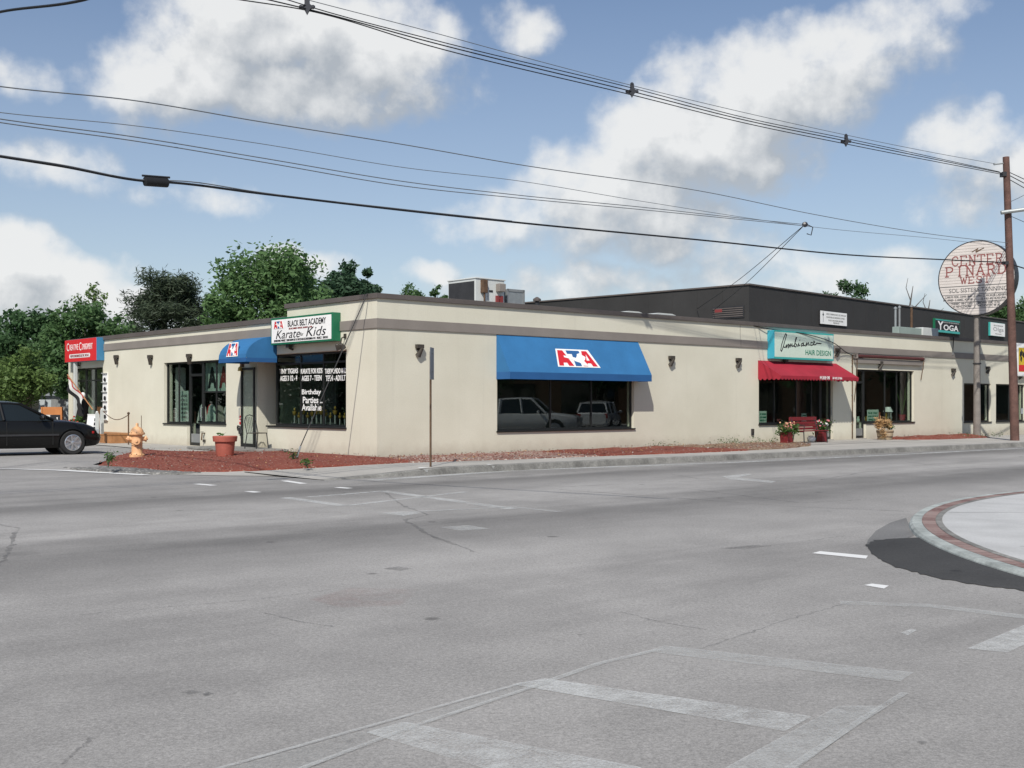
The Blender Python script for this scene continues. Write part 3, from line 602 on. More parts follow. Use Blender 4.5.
# lettering on the window
kf = front(0, .262, 0)
K3 = MB()
lt = thing('window_lettering', 'white block lettering on the recessed dark window beside the corner', 'lettering', FL)
def kx(px, py): 
    I = FL.inverted(); o = I @ Vector((0, 0, EYE)); v = I.to_3x3() @ Vector(((px-512)/F, 1, -(py-HOR)/F)); k = (.262-o.y)/v.y; q = o+v*k; return q.x, q.z
for p0, p1, a, b in ((279.5, 298, 'TINY TIGERS', 'AGES 3 1/2 - 4'), (301, 322.5, 'KARATE FOR KIDS', 'AGES 7 - TEEN'), (325, 346.5, 'TAEKWONDO AND', 'TEEN - ADULT')):
    (xa, za), (xb, _), (_, zb) = kx(p0, 374), kx(p1, 374), kx(p0, 381.2)
    text('program_line', a, kf, (xa+xb)/2, za, xb-xa, .145, 'white_vinyl', lt, bold=.02); text('program_line', b, kf, (xa+xb)/2, zb, (xb-xa)*.92, .155, 'white_vinyl', lt, bold=.02)
for b, p0, p1, py in (('Birthday', 302, 321, 396), ('Parties ..', 303, 322.5, 403.3), ('Available', 302, 321.5, 410.6)):
    (xa, za), (xb, _) = kx(p0, py), kx(p1, py); text('notice_line', b, kf, (xa+xb)/2, za, xb-xa, .185, 'white_vinyl', lt, bold=.015)
# window letters A A on pale banners (left shop)
for i, x in enumerate((-9.62, -8.86)):
    t = thing('window_banner', ('pale banner with a dark letter A, behind the window left of the side entrance awning', 'pale banner with a red-edged letter A, nearest the side entrance awning')[i], 'banner', FL, (x, .32, 1.75), group='banners inside the karate school window')
    b = MB(); b.box(-.36, .36, 0, .012, 0, .93); b.build('cloth', 'pale_banner', t)
    text('letter', 'A', front(0, -.004, 0), .1, .12, .6, .68, 'ink' if i == 0 else 'maroon_ink', t, bold=.05)

# ------------------------------------------------------------------ dark upper building
U = math.radians(4.6); DC = at(749, 283.5, 46); DA = math.atan2(1150, 1098)
DF = Matrix.Translation((DC.x, DC.y, 0)) @ Matrix.Rotation(DA, 4, 'Z'); DL = Matrix.Translation((DC.x, DC.y, 0)) @ Matrix.Rotation(DA-math.pi/2, 4, 'Z'); DH = DC.z
dk = thing('dark_building', 'tall windowless charcoal building rising behind the cream shops', 'building', DF)
mb = MB(); mb.box(0, 46, 0, 26, -.2, DH-.06); mb.build('wall', 'dark_cladding', dk)
mb = MB(); mb.box(-.05, 46.05, -.05, 26.05, DH-.06, DH); mb.build('roof_edge', 'cap_dark', dk)
mb = MB()
for k in range(1, 37): mb.box(k*1.25, k*1.25+.012, -.006, 0, 3.3, DH-.062)
mb.build('panel_seam', 'dark_cladding', dk)
mb = MB()
for k in range(1, 20): mb.box(-k*1.25, -k*1.25+.012, -.006, 0, 3.3, DH-.062)
mb.build('panel_seam', 'dark_cladding', dk, DL)
def onplane(M, px, py, d=0.):
    I = M.inverted(); o = I @ Vector((0, 0, EYE)); v = I.to_3x3() @ Vector(((px-512)/F, 1, -(py-HOR)/F)); k = (-d-o.y)/v.y; p = o+v*k; return p.x, p.z
AW = [[(0, 0), (.2, 1), (.36, 1), (.62, 0), (.43, 0), (.385, .17), (.185, .17), (.15, 0)]]
def ata(fr, u, v, w, h, parent, skew=0.):
    """three big letters: red, blue, red with a white kicking figure over the middle one"""
    sx = lambda a, b: (u+a*w+skew*(b-.5)*h*0, v+b*h)
    bk = MB(); bk.prism([sx(-.04, -.07), sx(1.06, -.07), sx(.9, 1.09), sx(.06, 1.09)], fr, .002, .005); bk.build('logo_backing', 'white_vinyl', parent)
    for x0, sg in ((.0, 0), (.62, 1)):
        rd = MB(); L = [(.0, 0), (.09, 1), (.22, 1), (.38, 0), (.25, 0), (.225, .2), (.135, .2), (.12, 0)]
        rd.prism([sx(x0+a, b) for a, b in L], fr, .006, .008); rd.build('logo_letter', 'logo_red', parent)
    for x0 in (.0, .62): ct = MB(); ct.prism([sx(x0+.14, .38), sx(x0+.215, .38), sx(x0+.175, .78)], fr, .0085, .0095)
    ct.build('logo_counter', 'white_vinyl', parent)
    bl = MB(); bl.prism([sx(.3, 1), sx(.64, 1), sx(.65, .78), sx(.55, .78), sx(.58, 0), sx(.42, 0), sx(.43, .78), sx(.31, .78)], fr, .009, .0105); bl.build('logo_letter', 'logo_blue', parent)
    fg = MB(); fg.prism([sx(a, b) for a, b in ((.20, .66), (.40, .60), (.50, .52), (.58, .80), (.66, .86), (.69, .72), (.76, .6), (.72, .42), (.68, .35), (.74, .1), (.78, .02), (.62, .04), (.56, .22), (.46, .30), (.38, .42), (.2, .55))], fr, .011, .0125); fg.build('logo_figure', 'white_vinyl', parent)

# ------------------------------------------------------------------ awnings
def SAG(mb, W_, D_, y, zt, zh, ribs=4, n=32, m=6):
    """sloping cloth that dips a little between its ribs"""
    def P(i, j):
        u, v = i/n, j/m; s = -.018*abs(math.sin(math.pi*u*(ribs-1)))*math.sin(math.pi*v) if 0 < j < m else 0
        return (W_*u, y+(-D_-y)*v+s*-.5, zt+(zh-zt)*v+s)
    for i in range(n):
        for j in range(m): mb.face([P(i, j), P(i+1, j), P(i+1, j+1), P(i, j+1)])
# large blue wedge awning on the street side
a = thing('awning', 'large blue sloped canvas awning with red and white letters over the wide street window', 'awning', FR, (4.02, 0, 0))
W_, D_, zt, zh, zb = 5.84, .57, 3.30, 2.26, 2.06
mb = MB(); y = -.003
SAG(mb, W_, D_, y, zt, zh); mb.face([(0, y, zt), (0, -D_, zh), (0, y, zh)]); mb.face([(W_, y, zt), (W_, y, zh), (W_, -D_, zh)])
mb.build('canopy', 'blue_canvas', a)
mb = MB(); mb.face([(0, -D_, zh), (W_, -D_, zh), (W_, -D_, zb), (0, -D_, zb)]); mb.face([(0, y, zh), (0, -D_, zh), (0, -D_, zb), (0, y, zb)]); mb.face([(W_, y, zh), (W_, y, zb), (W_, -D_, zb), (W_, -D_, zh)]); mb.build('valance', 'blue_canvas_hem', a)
mb = MB()
for x in (.02, W_*.33, W_*.66, W_-.02): mb.tube([(x, -.02, zh-.02), (x, -D_+.02, zh-.02)], .014, 5); mb.tube([(x, -.02, zt-.10), (x, -D_+.03, zh-.05)], .012, 5)
mb.tube([(0.02, -D_+.02, zh-.02), (W_-.02, -D_+.02, zh-.02)], .014, 5); mb.build('support_frame', 'galvanised', a)
sl = Vector((0, D_, zt-zh)); fr = Fr((0, -D_, zh), (1, 0, 0), sl)
x1, _z = onplane(FR, 558, 364, .4); x2, _z = onplane(FR, 599, 364, .45)
ata(fr, x1-4.02, .12+.12, x2-x1-.05, .52, a)
# small blue barrel awning over the side entrance
a = thing('awning', 'small rounded blue canvas awning with red letters over the side entrance alcove', 'awning', FL, (-6.56, 0, 0))
W_, D_, zt, zh, zb = 1.60, 1.0, 3.31, 2.68, 2.56
prof = [(-D_, zh)]+[(-D_*math.cos(t), zh+(zt-zh)*math.sin(t)) for t in [math.pi/2*k/9 for k in range(1, 9)]]+[(-.003, zt)]
mb = MB()
for (y0, z0), (y1, z1) in zip(prof[:-1], prof[1:]): mb.face([(0, y0, z0), (W_, y0, z0), (W_, y1, z1), (0, y1, z1)])
for x in (0, W_): mb.face([(x, p[0], p[1]) for p in prof]+[(x, -.003, zh)])
mb.build('canopy', 'blue_canvas', a, smooth=True, angle=50, recalc=False)
mb = MB(); mb.face([(0, -D_, zh), (W_, -D_, zh), (W_, -D_, zb), (0, -D_, zb)])
for x in (0, W_): mb.face([(x, -.003, zh), (x, -D_, zh), (x, -D_, zb), (x, -.003, zb)])
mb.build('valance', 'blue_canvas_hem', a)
mb = MB()
for x in (.02, W_-.02): mb.tube([(x, -.02, zh), (x, -D_+.02, zh)], .014, 5); mb.tube([(x, p[0]*.97, p[1]-.01) for p in prof], .012, 5)
mb.tube([(0, -D_+.02, zh), (W_, -D_+.02, zh)], .014, 5); mb.build('support_frame', 'galvanised', a)
fr = Fr((.12, -D_-.004, zh+.07), (1, 0, 0), (0, .10, .5)); ata(fr, .38, 0, .62, .36, a)
# red awning with scalloped edge
a = thing('awning', 'red canvas awning with scalloped hem over the salon window and bench', 'awning', FR, (16.05, 0, 0))
W_, D_, zt, zh = 4.86, .95, 2.88, 2.34
mb = MB(); y = -.003
SAG(mb, W_, D_, y, zt, zh); mb.face([(0, y, zt), (0, -D_, zh), (0, y, zh)]); mb.face([(W_, y, zt), (W_, y, zh), (W_, -D_, zh)]); mb.build('canopy', 'red_canvas', a)
def scallop(p0, p1, n, drop):
    p0, p1 = Vector(p0), Vector(p1); pts = [p0]; low = []
    for k in range(n*6+1): q = p0.lerp(p1, k/(n*6)); low.append(q-Vector((0, 0, drop*.62+drop*.38*abs(math.sin(math.pi*(k % 6)/6)))))
    return [p0]+low+[p1]
mb = MB(); mb.face(scallop((0, -D_, zh), (W_, -D_, zh), 26, .15)); mb.face(scallop((0, -.003, zh), (0, -D_, zh), 5, .15)); mb.face(scallop((W_, -.003, zh), (W_, -D_, zh), 5, .15)); mb.build('valance', 'red_canvas', a, recalc=False)
mb = MB()
for x in (.03, W_*.5, W_-.03): mb.tube([(x, -.02, zh-.02), (x, -D_+.02, zh-.02)], .014, 5); mb.tube([(x, -.02, zt-.10), (x, -D_+.03, zh-.06)], .012, 5)
mb.tube([(0, -D_+.02, zh-.02), (W_, -D_+.02, zh-.02)], .014, 5); mb.build('support_frame', 'galvanised', a)
mb = MB(); f_ = front(0, -D_-.002, 0); mb.scribble(f_, 2.35, 2.95, zh-.09, .10, .013); mb.build('hem_lettering', 'white_vinyl', a); MB().scribble(f_, 3.15, 3.75, zh-.08, .07, .010).build('hem_lettering', 'white_vinyl', a)
# rolled-up awning over the shop beside it
a = thing('awning', 'rolled-up dark red awning in a slim case above the gift shop window', 'awning', FR, (22.05, 0, 0))
mb = MB(); mb.tube([(0, -.13, 3.20), (5.1, -.13, 3.20)], .065, 10); mb.build('fabric_roll', 'rust_roll', a, smooth=True)
mb = MB(); mb.box(.05, 5.05, -.12, -.003, 2.93, 3.12); mb.box(0, .06, -.2, -.002, 3.1, 3.29); mb.box(5.04, 5.1, -.2, -.002, 3.1, 3.29); mb.build('case', 'trim_grey', a, bevel=.01)
mb = MB(); mb.tube([(.05, -.16, 3.15), (.12, -.10, 2.4), (.06, -.03, 1.5)], .018, 6); mb.build('arm', 'rust_metal', a); mb = MB(); mb.tube([(5.05, -.16, 3.1), (4.98, -.14, 2.75), (5.06, -.03, 2.35)], .02, 6); mb.build('arm', 'rust_metal', a)

# ------------------------------------------------------------------ signs on the buildings
def boxsign(x0, x1, z0, z1, d, frame, label, body, face, name='sign_box', m=.06, gap=.0):
    t = thing(name, label, 'sign', frame, (x0, 0, 0)); w = x1-x0
    mb = MB(); mb.box(0, w, -d, -.004, z0, z1); mb.build('case', body, t, bevel=.015)
    mb = MB(); mb.box(m, w-m, -d-.006, -d+.004, z0+m, z1-m); mb.build('face_panel', face, t)
    mb = MB(); mb.box(w*.22, w*.22+.16, -d*.75, -d*.3, z0-.1, z0-.002); mb.tube([(w*.22+.08, -d*.5, z0-.1), (w*.22+.08, -.01, z0-.14)], .03, 6); mb.build('bracket', 'bracket_bronze', t)
    return t, w, front(0, -d-.006, 0)
# karate school sign
t, w, f_ = boxsign(-4.86, -1.66, 3.04, 3.80, .26, FL, 'green-framed white sign box with karate lettering above the lettered window', 'green_sign', 'white_vinyl', m=.055)
ata(f_, .2, 3.50, .5, .2, t)
text('title', 'BLACK BELT ACADEMY', f_, 1.92, 3.52, 1.95, .17, 'ink', t, bold=.015)
text('main_line', 'Karate', f_, .95, 3.205, 1.3, .235, 'ink', t, shear=.3); text('small_word', 'for', f_, 1.68, 3.24, .16, .1, 'ink', t, shear=.3); text('main_line', 'Kids', f_, 2.40, 3.21, 1.0, .25, 'ink', t, shear=.3)
mb = MB(); mb.scribble(f_, .98, 2.2, 3.445, .04, .008); mb.build('small_line', 'maroon_ink', t); mb = MB(); mb.scribble(f_, .2, 3.0, 3.125, .05, .012); mb.build('small_line', 'ink', t)
# red consignment sign
t, w, f_ = boxsign(-20.36, -17.30, 2.96, 3.80, .30, FL, 'red sign box with blue end at the far left end of the cream building', 'blue_side', 'red_sign', m=.005)
text('title', 'C', f_, .32, 3.38, .22, .3, 'white_vinyl', t); text('title', 'REATIVE', f_, .92, 3.40, .85, .22, 'white_vinyl', t); text('title', 'C', f_, 1.55, 3.37, .22, .3, 'white_vinyl', t); text('title', 'ONSIGNMENT', f_, 2.22, 3.39, 1.0, .22, 'white_vinyl', t)
mb = MB(); R_ = [(.5, 3.10), (.45, 3.17), (.5, 3.25), (2.45, 3.25), (2.5, 3.17), (2.45, 3.10)]; mb.prism(R_, f_, .001, .004); mb.build('white_strip', 'white_vinyl', t)
mb = MB(); mb.scribble(Fr(f_.o+Vector((0, -.004, 0)), f_.x, f_.y), .58, 2.4, 3.135, .08, .015); mb.build('small_line', 'maroon_ink', t)
# hair salon sign
t, w, f_ = boxsign(16.58, 20.30, 2.95, 3.95, .28, FR, 'pale green sign box with handwritten black word above the red awning', 'cyan_trim', 'pale_sign', m=.05)
mb = MB(); mb.box(.0, w, -.2865, -.28, 2.95, 3.02); mb.box(.0, w, -.2865, -.28, 3.89, 3.95); mb.build('edge_strip', 'teal_trim', t)
ln = [[(.82, 3.78), (.74, 3.83), (.62, 3.66), (.50, 3.42), (.45, 3.24), (.50, 3.20), (.60, 3.36), (.70, 3.58), (.80, 3.78)], [(.62, 3.36), (.72, 3.34), (.80, 3.44), (.80, 3.34), (.90, 3.47)],
      [(.90, 3.33), (.94, 3.46), (.95, 3.36), (1.03, 3.48), (1.05, 3.37), (1.13, 3.49), (1.15, 3.39), (1.22, 3.42)], [(1.24, 3.40), (1.42, 3.72), (1.36, 3.70), (1.27, 3.40), (1.36, 3.38), (1.42, 3.46), (1.34, 3.50)],
      [(1.46, 3.40), (1.54, 3.52), (1.54, 3.42), (1.62, 3.46)], [(1.60, 3.62), (1.61, 3.64)], [(1.82, 3.54), (1.70, 3.50), (1.70, 3.42), (1.80, 3.46), (1.84, 3.54), (1.84, 3.44), (1.92, 3.46)],
      [(1.95, 3.43), (2.03, 3.56), (2.03, 3.45), (2.14, 3.57), (2.16, 3.47), (2.22, 3.49)], [(2.40, 3.57), (2.30, 3.57), (2.28, 3.47), (2.40, 3.48)], [(2.42, 3.50), (2.54, 3.60), (2.48, 3.63), (2.46, 3.50), (2.58, 3.50), (2.66, 3.56), (2.95, 3.555)]]
mb = MB(); mb.strokes(Fr(f_.o, f_.x, f_.y), [[(a-.05, b+.015) for a, b in l] for l in ln], .038, .004); mb.build('script_word', 'ink', t)
text('small_word', 'HAIR DESIGN', f_, 2.72, 3.13, 1.62, .19, 'green_ink', t, bold=.01)
# signs on the dark building
def darksign(px0, px1, pyt, pyb, d, label, body, face, m=.03):
    x0, z1 = onplane(DF, px0, pyt, d); x1, _ = onplane(DF, px1, pyt, d); _, z0 = onplane(DF, px0, pyb, d)
    t = thing('wall_sign', label, 'sign', DF, (x0, 0, z0)); w, h = x1-x0, z1-z0
    mb = MB(); mb.box(0, w, -d, -.004, 0, h); mb.build('case', body, t, bevel=.006); mb = MB(); mb.box(m, w-m, -d-.005, -d+.003, m, h-m); mb.build('face_panel', face, t)
    return t, w, h, front(0, -d-.005, 0)
t, w, h, f_ = darksign(820, 847, 310, 324, .06, 'small white sign with a dark cross on the charcoal wall', 'ink', 'white_vinyl', .02)
mb = MB(); cx = w*.11; mb.prism([(cx-.012, h*.15), (cx+.012, h*.15), (cx+.012, h*.92), (cx-.012, h*.92)], f_, 0, .003); mb.prism([(cx-.07, h*.68), (cx, h*.6), (cx+.07, h*.68), (cx, h*.84)], f_, .0005, .004); mb.build('cross', 'ink', t)
mb = MB()
for a, b, v in ((.22, .95, .72), (.22, .92, .5), (.3, .85, .28), (.48, .7, .12)): MB().scribble(f_, w*a, w*b, h*v, h*.1, .011).build('small_line', 'grey_ink', t)
t, w, h, f_ = darksign(935, 960, 318, 332, .12, 'dark sign with glowing-white yoga lettering on the charcoal wall', 'green_sign', 'ink', .05)
text('main_word', 'Y', f_, w*.21, h*.2, w*.22, h*.62, 'white_vinyl', t, bold=.02); text('main_word', 'OGA', f_, w*.63, h*.2, w*.6, h*.42, 'white_vinyl', t, bold=.02)
mb = MB(); mb.scribble(f_, w*.3, w*.95, h*.74, h*.08, .012); mb.build('small_line', 'grey_ink', t); mb = MB(); mb.box(.05, w-.05, -.13, -.121, .02, .13); mb.box(.05, w-.05, -.13, -.121, h-.09, h-.04); mb.build('edge_strip', 'teal_trim', t)
t, w, h, f_ = darksign(990.5, 1005, 322, 335.5, .12, 'small square white sign with teal edge beside the round sign', 'teal_trim', 'white_vinyl', .012)
text('main_word', 'Olga', f_, w*.53, h*.3, w*.72, h*.36, 'grey_ink', t); mb = MB(); mb.scribble(f_, w*.2, w*.85, h*.75, h*.07, .01); mb.build('small_line', 'grey_ink', t); MB().scribble(f_, w*.3, w*.75, h*.14, h*.06, .01).build('small_line', 'grey_ink', t)
# dark louvre in the charcoal wall
x0, z1 = onplane(DL, 712, 307.5, .03); x1, z0 = onplane(DL, 744, 317.5, .03)
t = thing('wall_louvre', 'dark louvred vent with a red tag low on the charcoal wall', 'vent', DL, (x0, 0, z0)); w, h = x1-x0, max(.3, z1-z0)
mb = MB(); mb.box(0, w, -.03, -.004, 0, h); mb.build('frame', 'dark_metal', t); mb = MB()
for k in range(5): mb.box(.05, w-.05, -.05, -.03, h*(.12+.17*k), h*(.2+.17*k))
mb.build('slat', 'cap_dark', t); mb = MB(); mb.box(.15, .5, -.056, -.051, h*.55, h*.8); mb.build('red_tag', 'maroon_ink', t)
# bright picture sign at the right edge
x0, z1 = onplane(FR, 1016.5, 343, .2); _, z0 = onplane(FR, 1016.5, 376, .2)
t, w, f_ = boxsign(x0, x0+2.6, z0, z1, .2, FR, 'framed colourful yellow and red picture sign at the right edge beside the utility pole', 'white_vinyl', 'white_vinyl', m=.05)
mb = MB(); mb.prism([(.2, z0+.2), (2.4, z0+.2), (2.4, z1-.2), (.2, z1-.2)], f_, .001, .003); mb.build('picture', 'yellow_panel', t)
mb = MB()
for k in range(16): x, z = random.uniform(.25, 2.2), random.uniform(z0+.55, z1-.45); mb.prism([(x, z), (x+.14, z-.1), (x+.2, z+.12), (x+.05, z+.22)], f_, .0035+.0004*k, .0045+.0004*k)
mb.build('picture_shape', 'ink', t); mb = MB(); mb.prism([(.22, z0+.22), (2.38, z0+.22), (2.38, z0+.52), (.22, z0+.52)], f_, .0032, .0034); mb.build('picture_band', 'red_sign', t)

# ------------------------------------------------------------------ wall lamps
def lampmesh():
    t = thing('wall_lamp', '', 'wall lamp')
    mb = MB(); mb.box(-.05, .05, -.02, -.002, -.08, .06); mb.box(-.11, .11, -.13, -.02, -.035, .065); mb.build('base', 'bracket_bronze', t, bevel=.006)
    T = Matrix.Translation((.03, -.13, -.05)) @ Matrix.Rotation(.5, 4, 'X') @ Matrix.Rotation(.25, 4, 'Y')
    mb = MB(); mb.lathe([(.02, .03), (.045, .02), (.05, -.05), (.075, -.2), (.078, -.22)], (0, 0, 0), 10, T); mb.build('lamp_head', 'bracket_bronze', t, smooth=True)
    mb = MB(); mb.lathe([(.066, -.221), (.066, -.225)], (0, 0, 0), 10, T); mb.build('lens', 'lamp_lens', t)
    return t
LL = [(FL, 118, 357, 'bronze wall lamp on the side wall next to the red consignment sign'), (FL, 152, 357, 'bronze wall lamp on the side wall between the red sign and the shop window'), (FL, 191, 356, 'bronze wall lamp right above the side shop door'),
      (FR, 418, 347, 'bronze wall lamp near the building corner by the bare post'), (FR, 670, 358, 'bronze wall lamp just right of the large blue awning'), (FR, 737, 360, 'bronze wall lamp just left of the red awning'),
      (FR, 836, 350, 'bronze wall lamp at the right end of the pale green salon sign'), (FR, 879, 363, 'bronze wall lamp above the gift shop window'), (FR, 952, 370, 'bronze wall lamp on the wall below the yoga sign'), (FR, 986.5, 368, 'bronze wall lamp behind the round sign post')]
l0 = None
for M, px, py, lab in LL:
    x, z = onplane(M, px, py); Mx = M @ Matrix.Translation((x, 0, z))
    if l0 is None: l0 = lampmesh(); l0.matrix_basis = Mx; WM[l0.name] = Mx; l0['label'] = lab; l0['group'] = 'bronze wall lamps'
    else: dup(l0, Mx, lab, 'bronze wall lamps')
# twin emergency floodlight under the karate sign end
x, z = onplane(FL, 343, 346); t = thing('flood_light', 'twin-headed floodlight on a conduit at the right end of the karate sign', 'lamp', FL, (x+.12, 0, z))
mb = MB(); mb.tube([(0, -.02, .25), (0, -.12, .2), (0, -.16, .02)], .018, 6); mb.box(-.05, .05, -.03, -.003, .2, .32); mb.build('conduit', 'bracket_bronze', t)
for sx in (-.14, .06):
    T = Matrix.Translation((sx, -.16, 0)) @ Matrix.Rotation(.6, 4, 'X'); mb = MB(); mb.lathe([(.03, .06), (.05, .04), (.085, -.1)], (0, 0, 0), 10, T); mb.build('lamp_head', 'bracket_bronze', t); mb = MB(); mb.lathe([(.075, -.101), (.05, -.13)], (0, 0, 0), 10, T); mb.build('bulb', 'white_vinyl', t)
# small wall fittings
x, z = onplane(FR, 752, 432); t = thing('outlet_box', 'small dark outlet box low on the street wall left of the bench', 'outlet', FR, (x, 0, z)); mb = MB(); mb.box(-.06, .06, -.05, -.003, -.11, .11); mb.build('box', 'dark_metal', t, bevel=.008); mb = MB(); mb.box(-.05, .05, -.062, -.051, -.02, .1); mb.build('cover', 'bracket_bronze', t)
x, z = onplane(FL, 205, 437); t = thing('wall_tap', 'rusty wall tap with a hanging pipe beside the side shop door', 'tap', FL, (x, 0, z)); mb = MB(); mb.tube([(0, -.003, .12), (0, -.1, .12), (0, -.12, -.1)], .022, 6); mb.build('pipe', 'rust_metal', t); mb = MB(); mb.lathe([(.05, 0), (.05, .02)], (0, -.1, .15), 8); mb.box(-.08, .05, -.04, -.003, -.16, -.08); mb.build('valve', 'bracket_bronze', t)
x, z = onplane(FL, 241, 420); t = tag(MB().box(-.085, .085, -.012, -.003, -.13, .13).build('notice_plate', 'logo_red', None, FL @ Matrix.Translation((x, 0, z))), 'small red notice plate on the wall left of the entrance alcove', 'notice'); mb = MB(); mb.scribble(front(0, -.0125, 0), -.07, .07, .03, .04, .01); mb.scribble(front(0, -.0125, 0), -.07, .07, -.05, .04, .01); mb.build('small_line', 'white_vinyl', t)
x, z = onplane(FL, 241, 430); t = thing('hose_hook', 'dark hose bracket with coiled hose end below the red notice plate', 'hook', FL, (x, 0, z)); mb = MB(); mb.tube([(-.12, -.05, .05), (-.03, -.09, .12), (.1, -.08, .1), (.13, -.06, -.08), (.07, -.07, -.16)], .028, 6); mb.tube([(-.1, -.06, .0), (.02, -.08, .06), (.05, -.08, -.12)], .025, 6); mb.build('hose', 'dark_metal', t); mb = MB(); mb.box(-.06, .06, -.06, -.003, 0, .06); mb.build('plate', 'galvanised', t)
x, z = onplane(FL, 244.5, 367); t = thing('wall_bell', 'small brass bell lamp at the top left of the open glass door', 'lamp', FL, (x-.08, 0, z)); mb = MB(); mb.box(-.06, .06, -.08, -.003, .0, .16); mb.build('bracket', 'rust_metal', t); mb = MB(); mb.lathe([(.02, .02), (.06, -.02), (.075, -.12)], (0, -.1, 0), 10); mb.build('shade', 'gold_thing', t, smooth=True)
t = thing('wall_conduit', 'thin rusty conduit running down the wall at the gift shop door edge', 'conduit', FR, (21.98, 0, 0)); mb = MB(); mb.tube([(0, -.03, .05), (0, -.03, 3.25)], .025, 6); mb.build('pipe', 'rust_metal', t); mb = MB()
for z in (.6, 1.7, 2.8): mb.box(-.04, .04, -.04, -.002, z, z+.03)
mb.build('clip', 'galvanised', t)
t = thing('wall_conduit', 'short dark cable dropping from the roof edge under the yoga sign', 'conduit', FR, (29.75, 0, 0)); mb = MB(); mb.tube([(0, -.08, 4.2), (.02, -.05, 3.9), (-.02, -.05, 3.6)], .02, 6); mb.build('cable', 'cable_black', t); mb = MB(); mb.box(-.04, .04, -.06, -.037, 3.46, 3.54); mb.build('clip', 'galvanised', t)

# ------------------------------------------------------------------ rooftop
hp = at(475.5, 300, 39.5)
t = thing('rooftop_air_conditioner', 'pale metal rooftop air conditioner with black coil side above the blue awning', 'air conditioner', M=Matrix.Translation((hp.x, hp.y, 3.42)) @ Matrix.Rotation(ANG, 4, 'Z')); h = 2.28
mb = MB(); mb.box(-.003, 1.32, 0, 1.5, .1, h-.02); mb.box(-.03, 1.36, -.03, 1.53, h-.02, h+.03); mb.build('cabinet', 'white_metal', t, bevel=.02)
mb = MB(); mb.box(-.02, -.004, .06, 1.45, .15, h-.1); mb.build('condenser_coil', 'condenser_coil', t)
mb = MB(); mb.box(-.006, 1.32, -.006, 0, 1.0, 1.015); mb.box(.55, .565, -.006, 0, .1, h-.02); mb.build('panel_joint', 'grey_metal', t)
mb = MB(); mb.box(.22, .42, -.16, -.001, h-.5, h-.05); mb.tube([(.32, -.1, h-.5), (.32, -.1, .2)], .035, 6); mb.build('disconnect_box', 'rust_metal', t, bevel=.01)
mb = MB(); mb.box(.62, .78, -.012, -.003, h-.45, h-.38); mb.box(.62, .72, -.012, -.003, h-1.0, h-.93); mb.box(.95, 1.1, -.012, -.003, h-1.1, h-.95); mb.build('label_plate', 'ink', t)
mb = MB(); mb.box(.92, 1.22, -.2, -.001, h-.42, h-.14); mb.build('intake_hood', 'trim_grey', t, bevel=.02); mb = MB(); mb.box(.9, 1.0, -.1, -.002, h-.8, h-.56); mb.box(1.08, 1.18, -.1, -.002, h-.8, h-.56); mb.build('red_cover', 'maroon_ink', t)
mb = MB(); mb.box(1.50, 2.3, .05, 1.4, .1, h-.28); mb.build('return_duct', 'galvanised', t, bevel=.02); mb = MB(); mb.box(1.48, 1.55, .03, .051, .1, h-.27); mb.box(2.25, 2.32, .03, .051, .1, h-.27); mb.box(1.5, 2.3, .03, .051, h-.36, h-.27); mb.build('duct_flange', 'grey_metal', t)
mb = MB(); mb.box(.1, 2.2, .1, 1.4, -.02, .1); mb.build('roof_curb', 'cap_dark', t)
# green metal unit, vent pipes
x0, z1 = onplane(FR, 893, 326, -1.0); x1, _ = onplane(FR, 938, 326, -1.0)
t = thing('rooftop_duct', 'low green-grey metal duct unit on the roof left of the yoga sign', 'duct', FR, (x0+.45, 1.0, 3.42)); w = x1-x0-.5; h = z1-3.42+.05
mb = MB(); mb.box(0, w*.58, 0, .3, .05, h-.05); mb.build('cabinet', 'green_metal', t, bevel=.02); mb = MB(); mb.box(w*.59, w, -.05, .33, .05, h); mb.build('end_section', 'white_metal', t, bevel=.02); mb = MB(); mb.box(w*.3, w*.46, -.12, -.001, h*.5, h*.72); mb.build('outlet_hood', 'dark_metal', t)
for k, (px, pt, r, lab) in enumerate(((895.5, 309, .05, 'pale vent pipe standing leftmost on the roof by the green duct'), (899.5, 308, .045, 'slim grey vent pipe on the roof behind the green duct'), (911.5, 307, .055, 'rusty capped vent pipe on the roof just left of the yoga sign'))):
    x, z = onplane(FR, px, pt, -1.9); t = thing('vent_pipe', lab, 'pipe', FR, (x, 1.9, 3.42), group='roof vent pipes'); mb = MB(); mb.tube([(0, 0, 0), (0, 0, z-3.42)], r, 8); mb.build('pipe', ('galvanised', 'grey_metal', 'rust_metal')[k], t, smooth=True); mb = MB(); mb.lathe([(r*1.5, z-3.42), (r*1.5, z-3.36), (r*.4, z-3.32)], (0, 0, 0), 8); mb.build('cap', 'galvanised', t)
for px, lab, c in ((600-20, '', 0),):
    pass
x, z = onplane(FR, 537, 299, -1.2); t = thing('roof_vent', 'small dark roof vent right of the air conditioner', 'vent', FR, (x, 1.2, 3.42)); mb = MB(); mb.tube([(0, 0, 0), (0, 0, z-3.5)], .06, 8); mb.build('pipe', 'dark_metal', t); mb = MB(); mb.lathe([(.05, 0), (.12, .02), (.12, .08), (.03, .14)], (0, 0, z-3.5), 10); mb.build('cap', 'cap_dark', t)
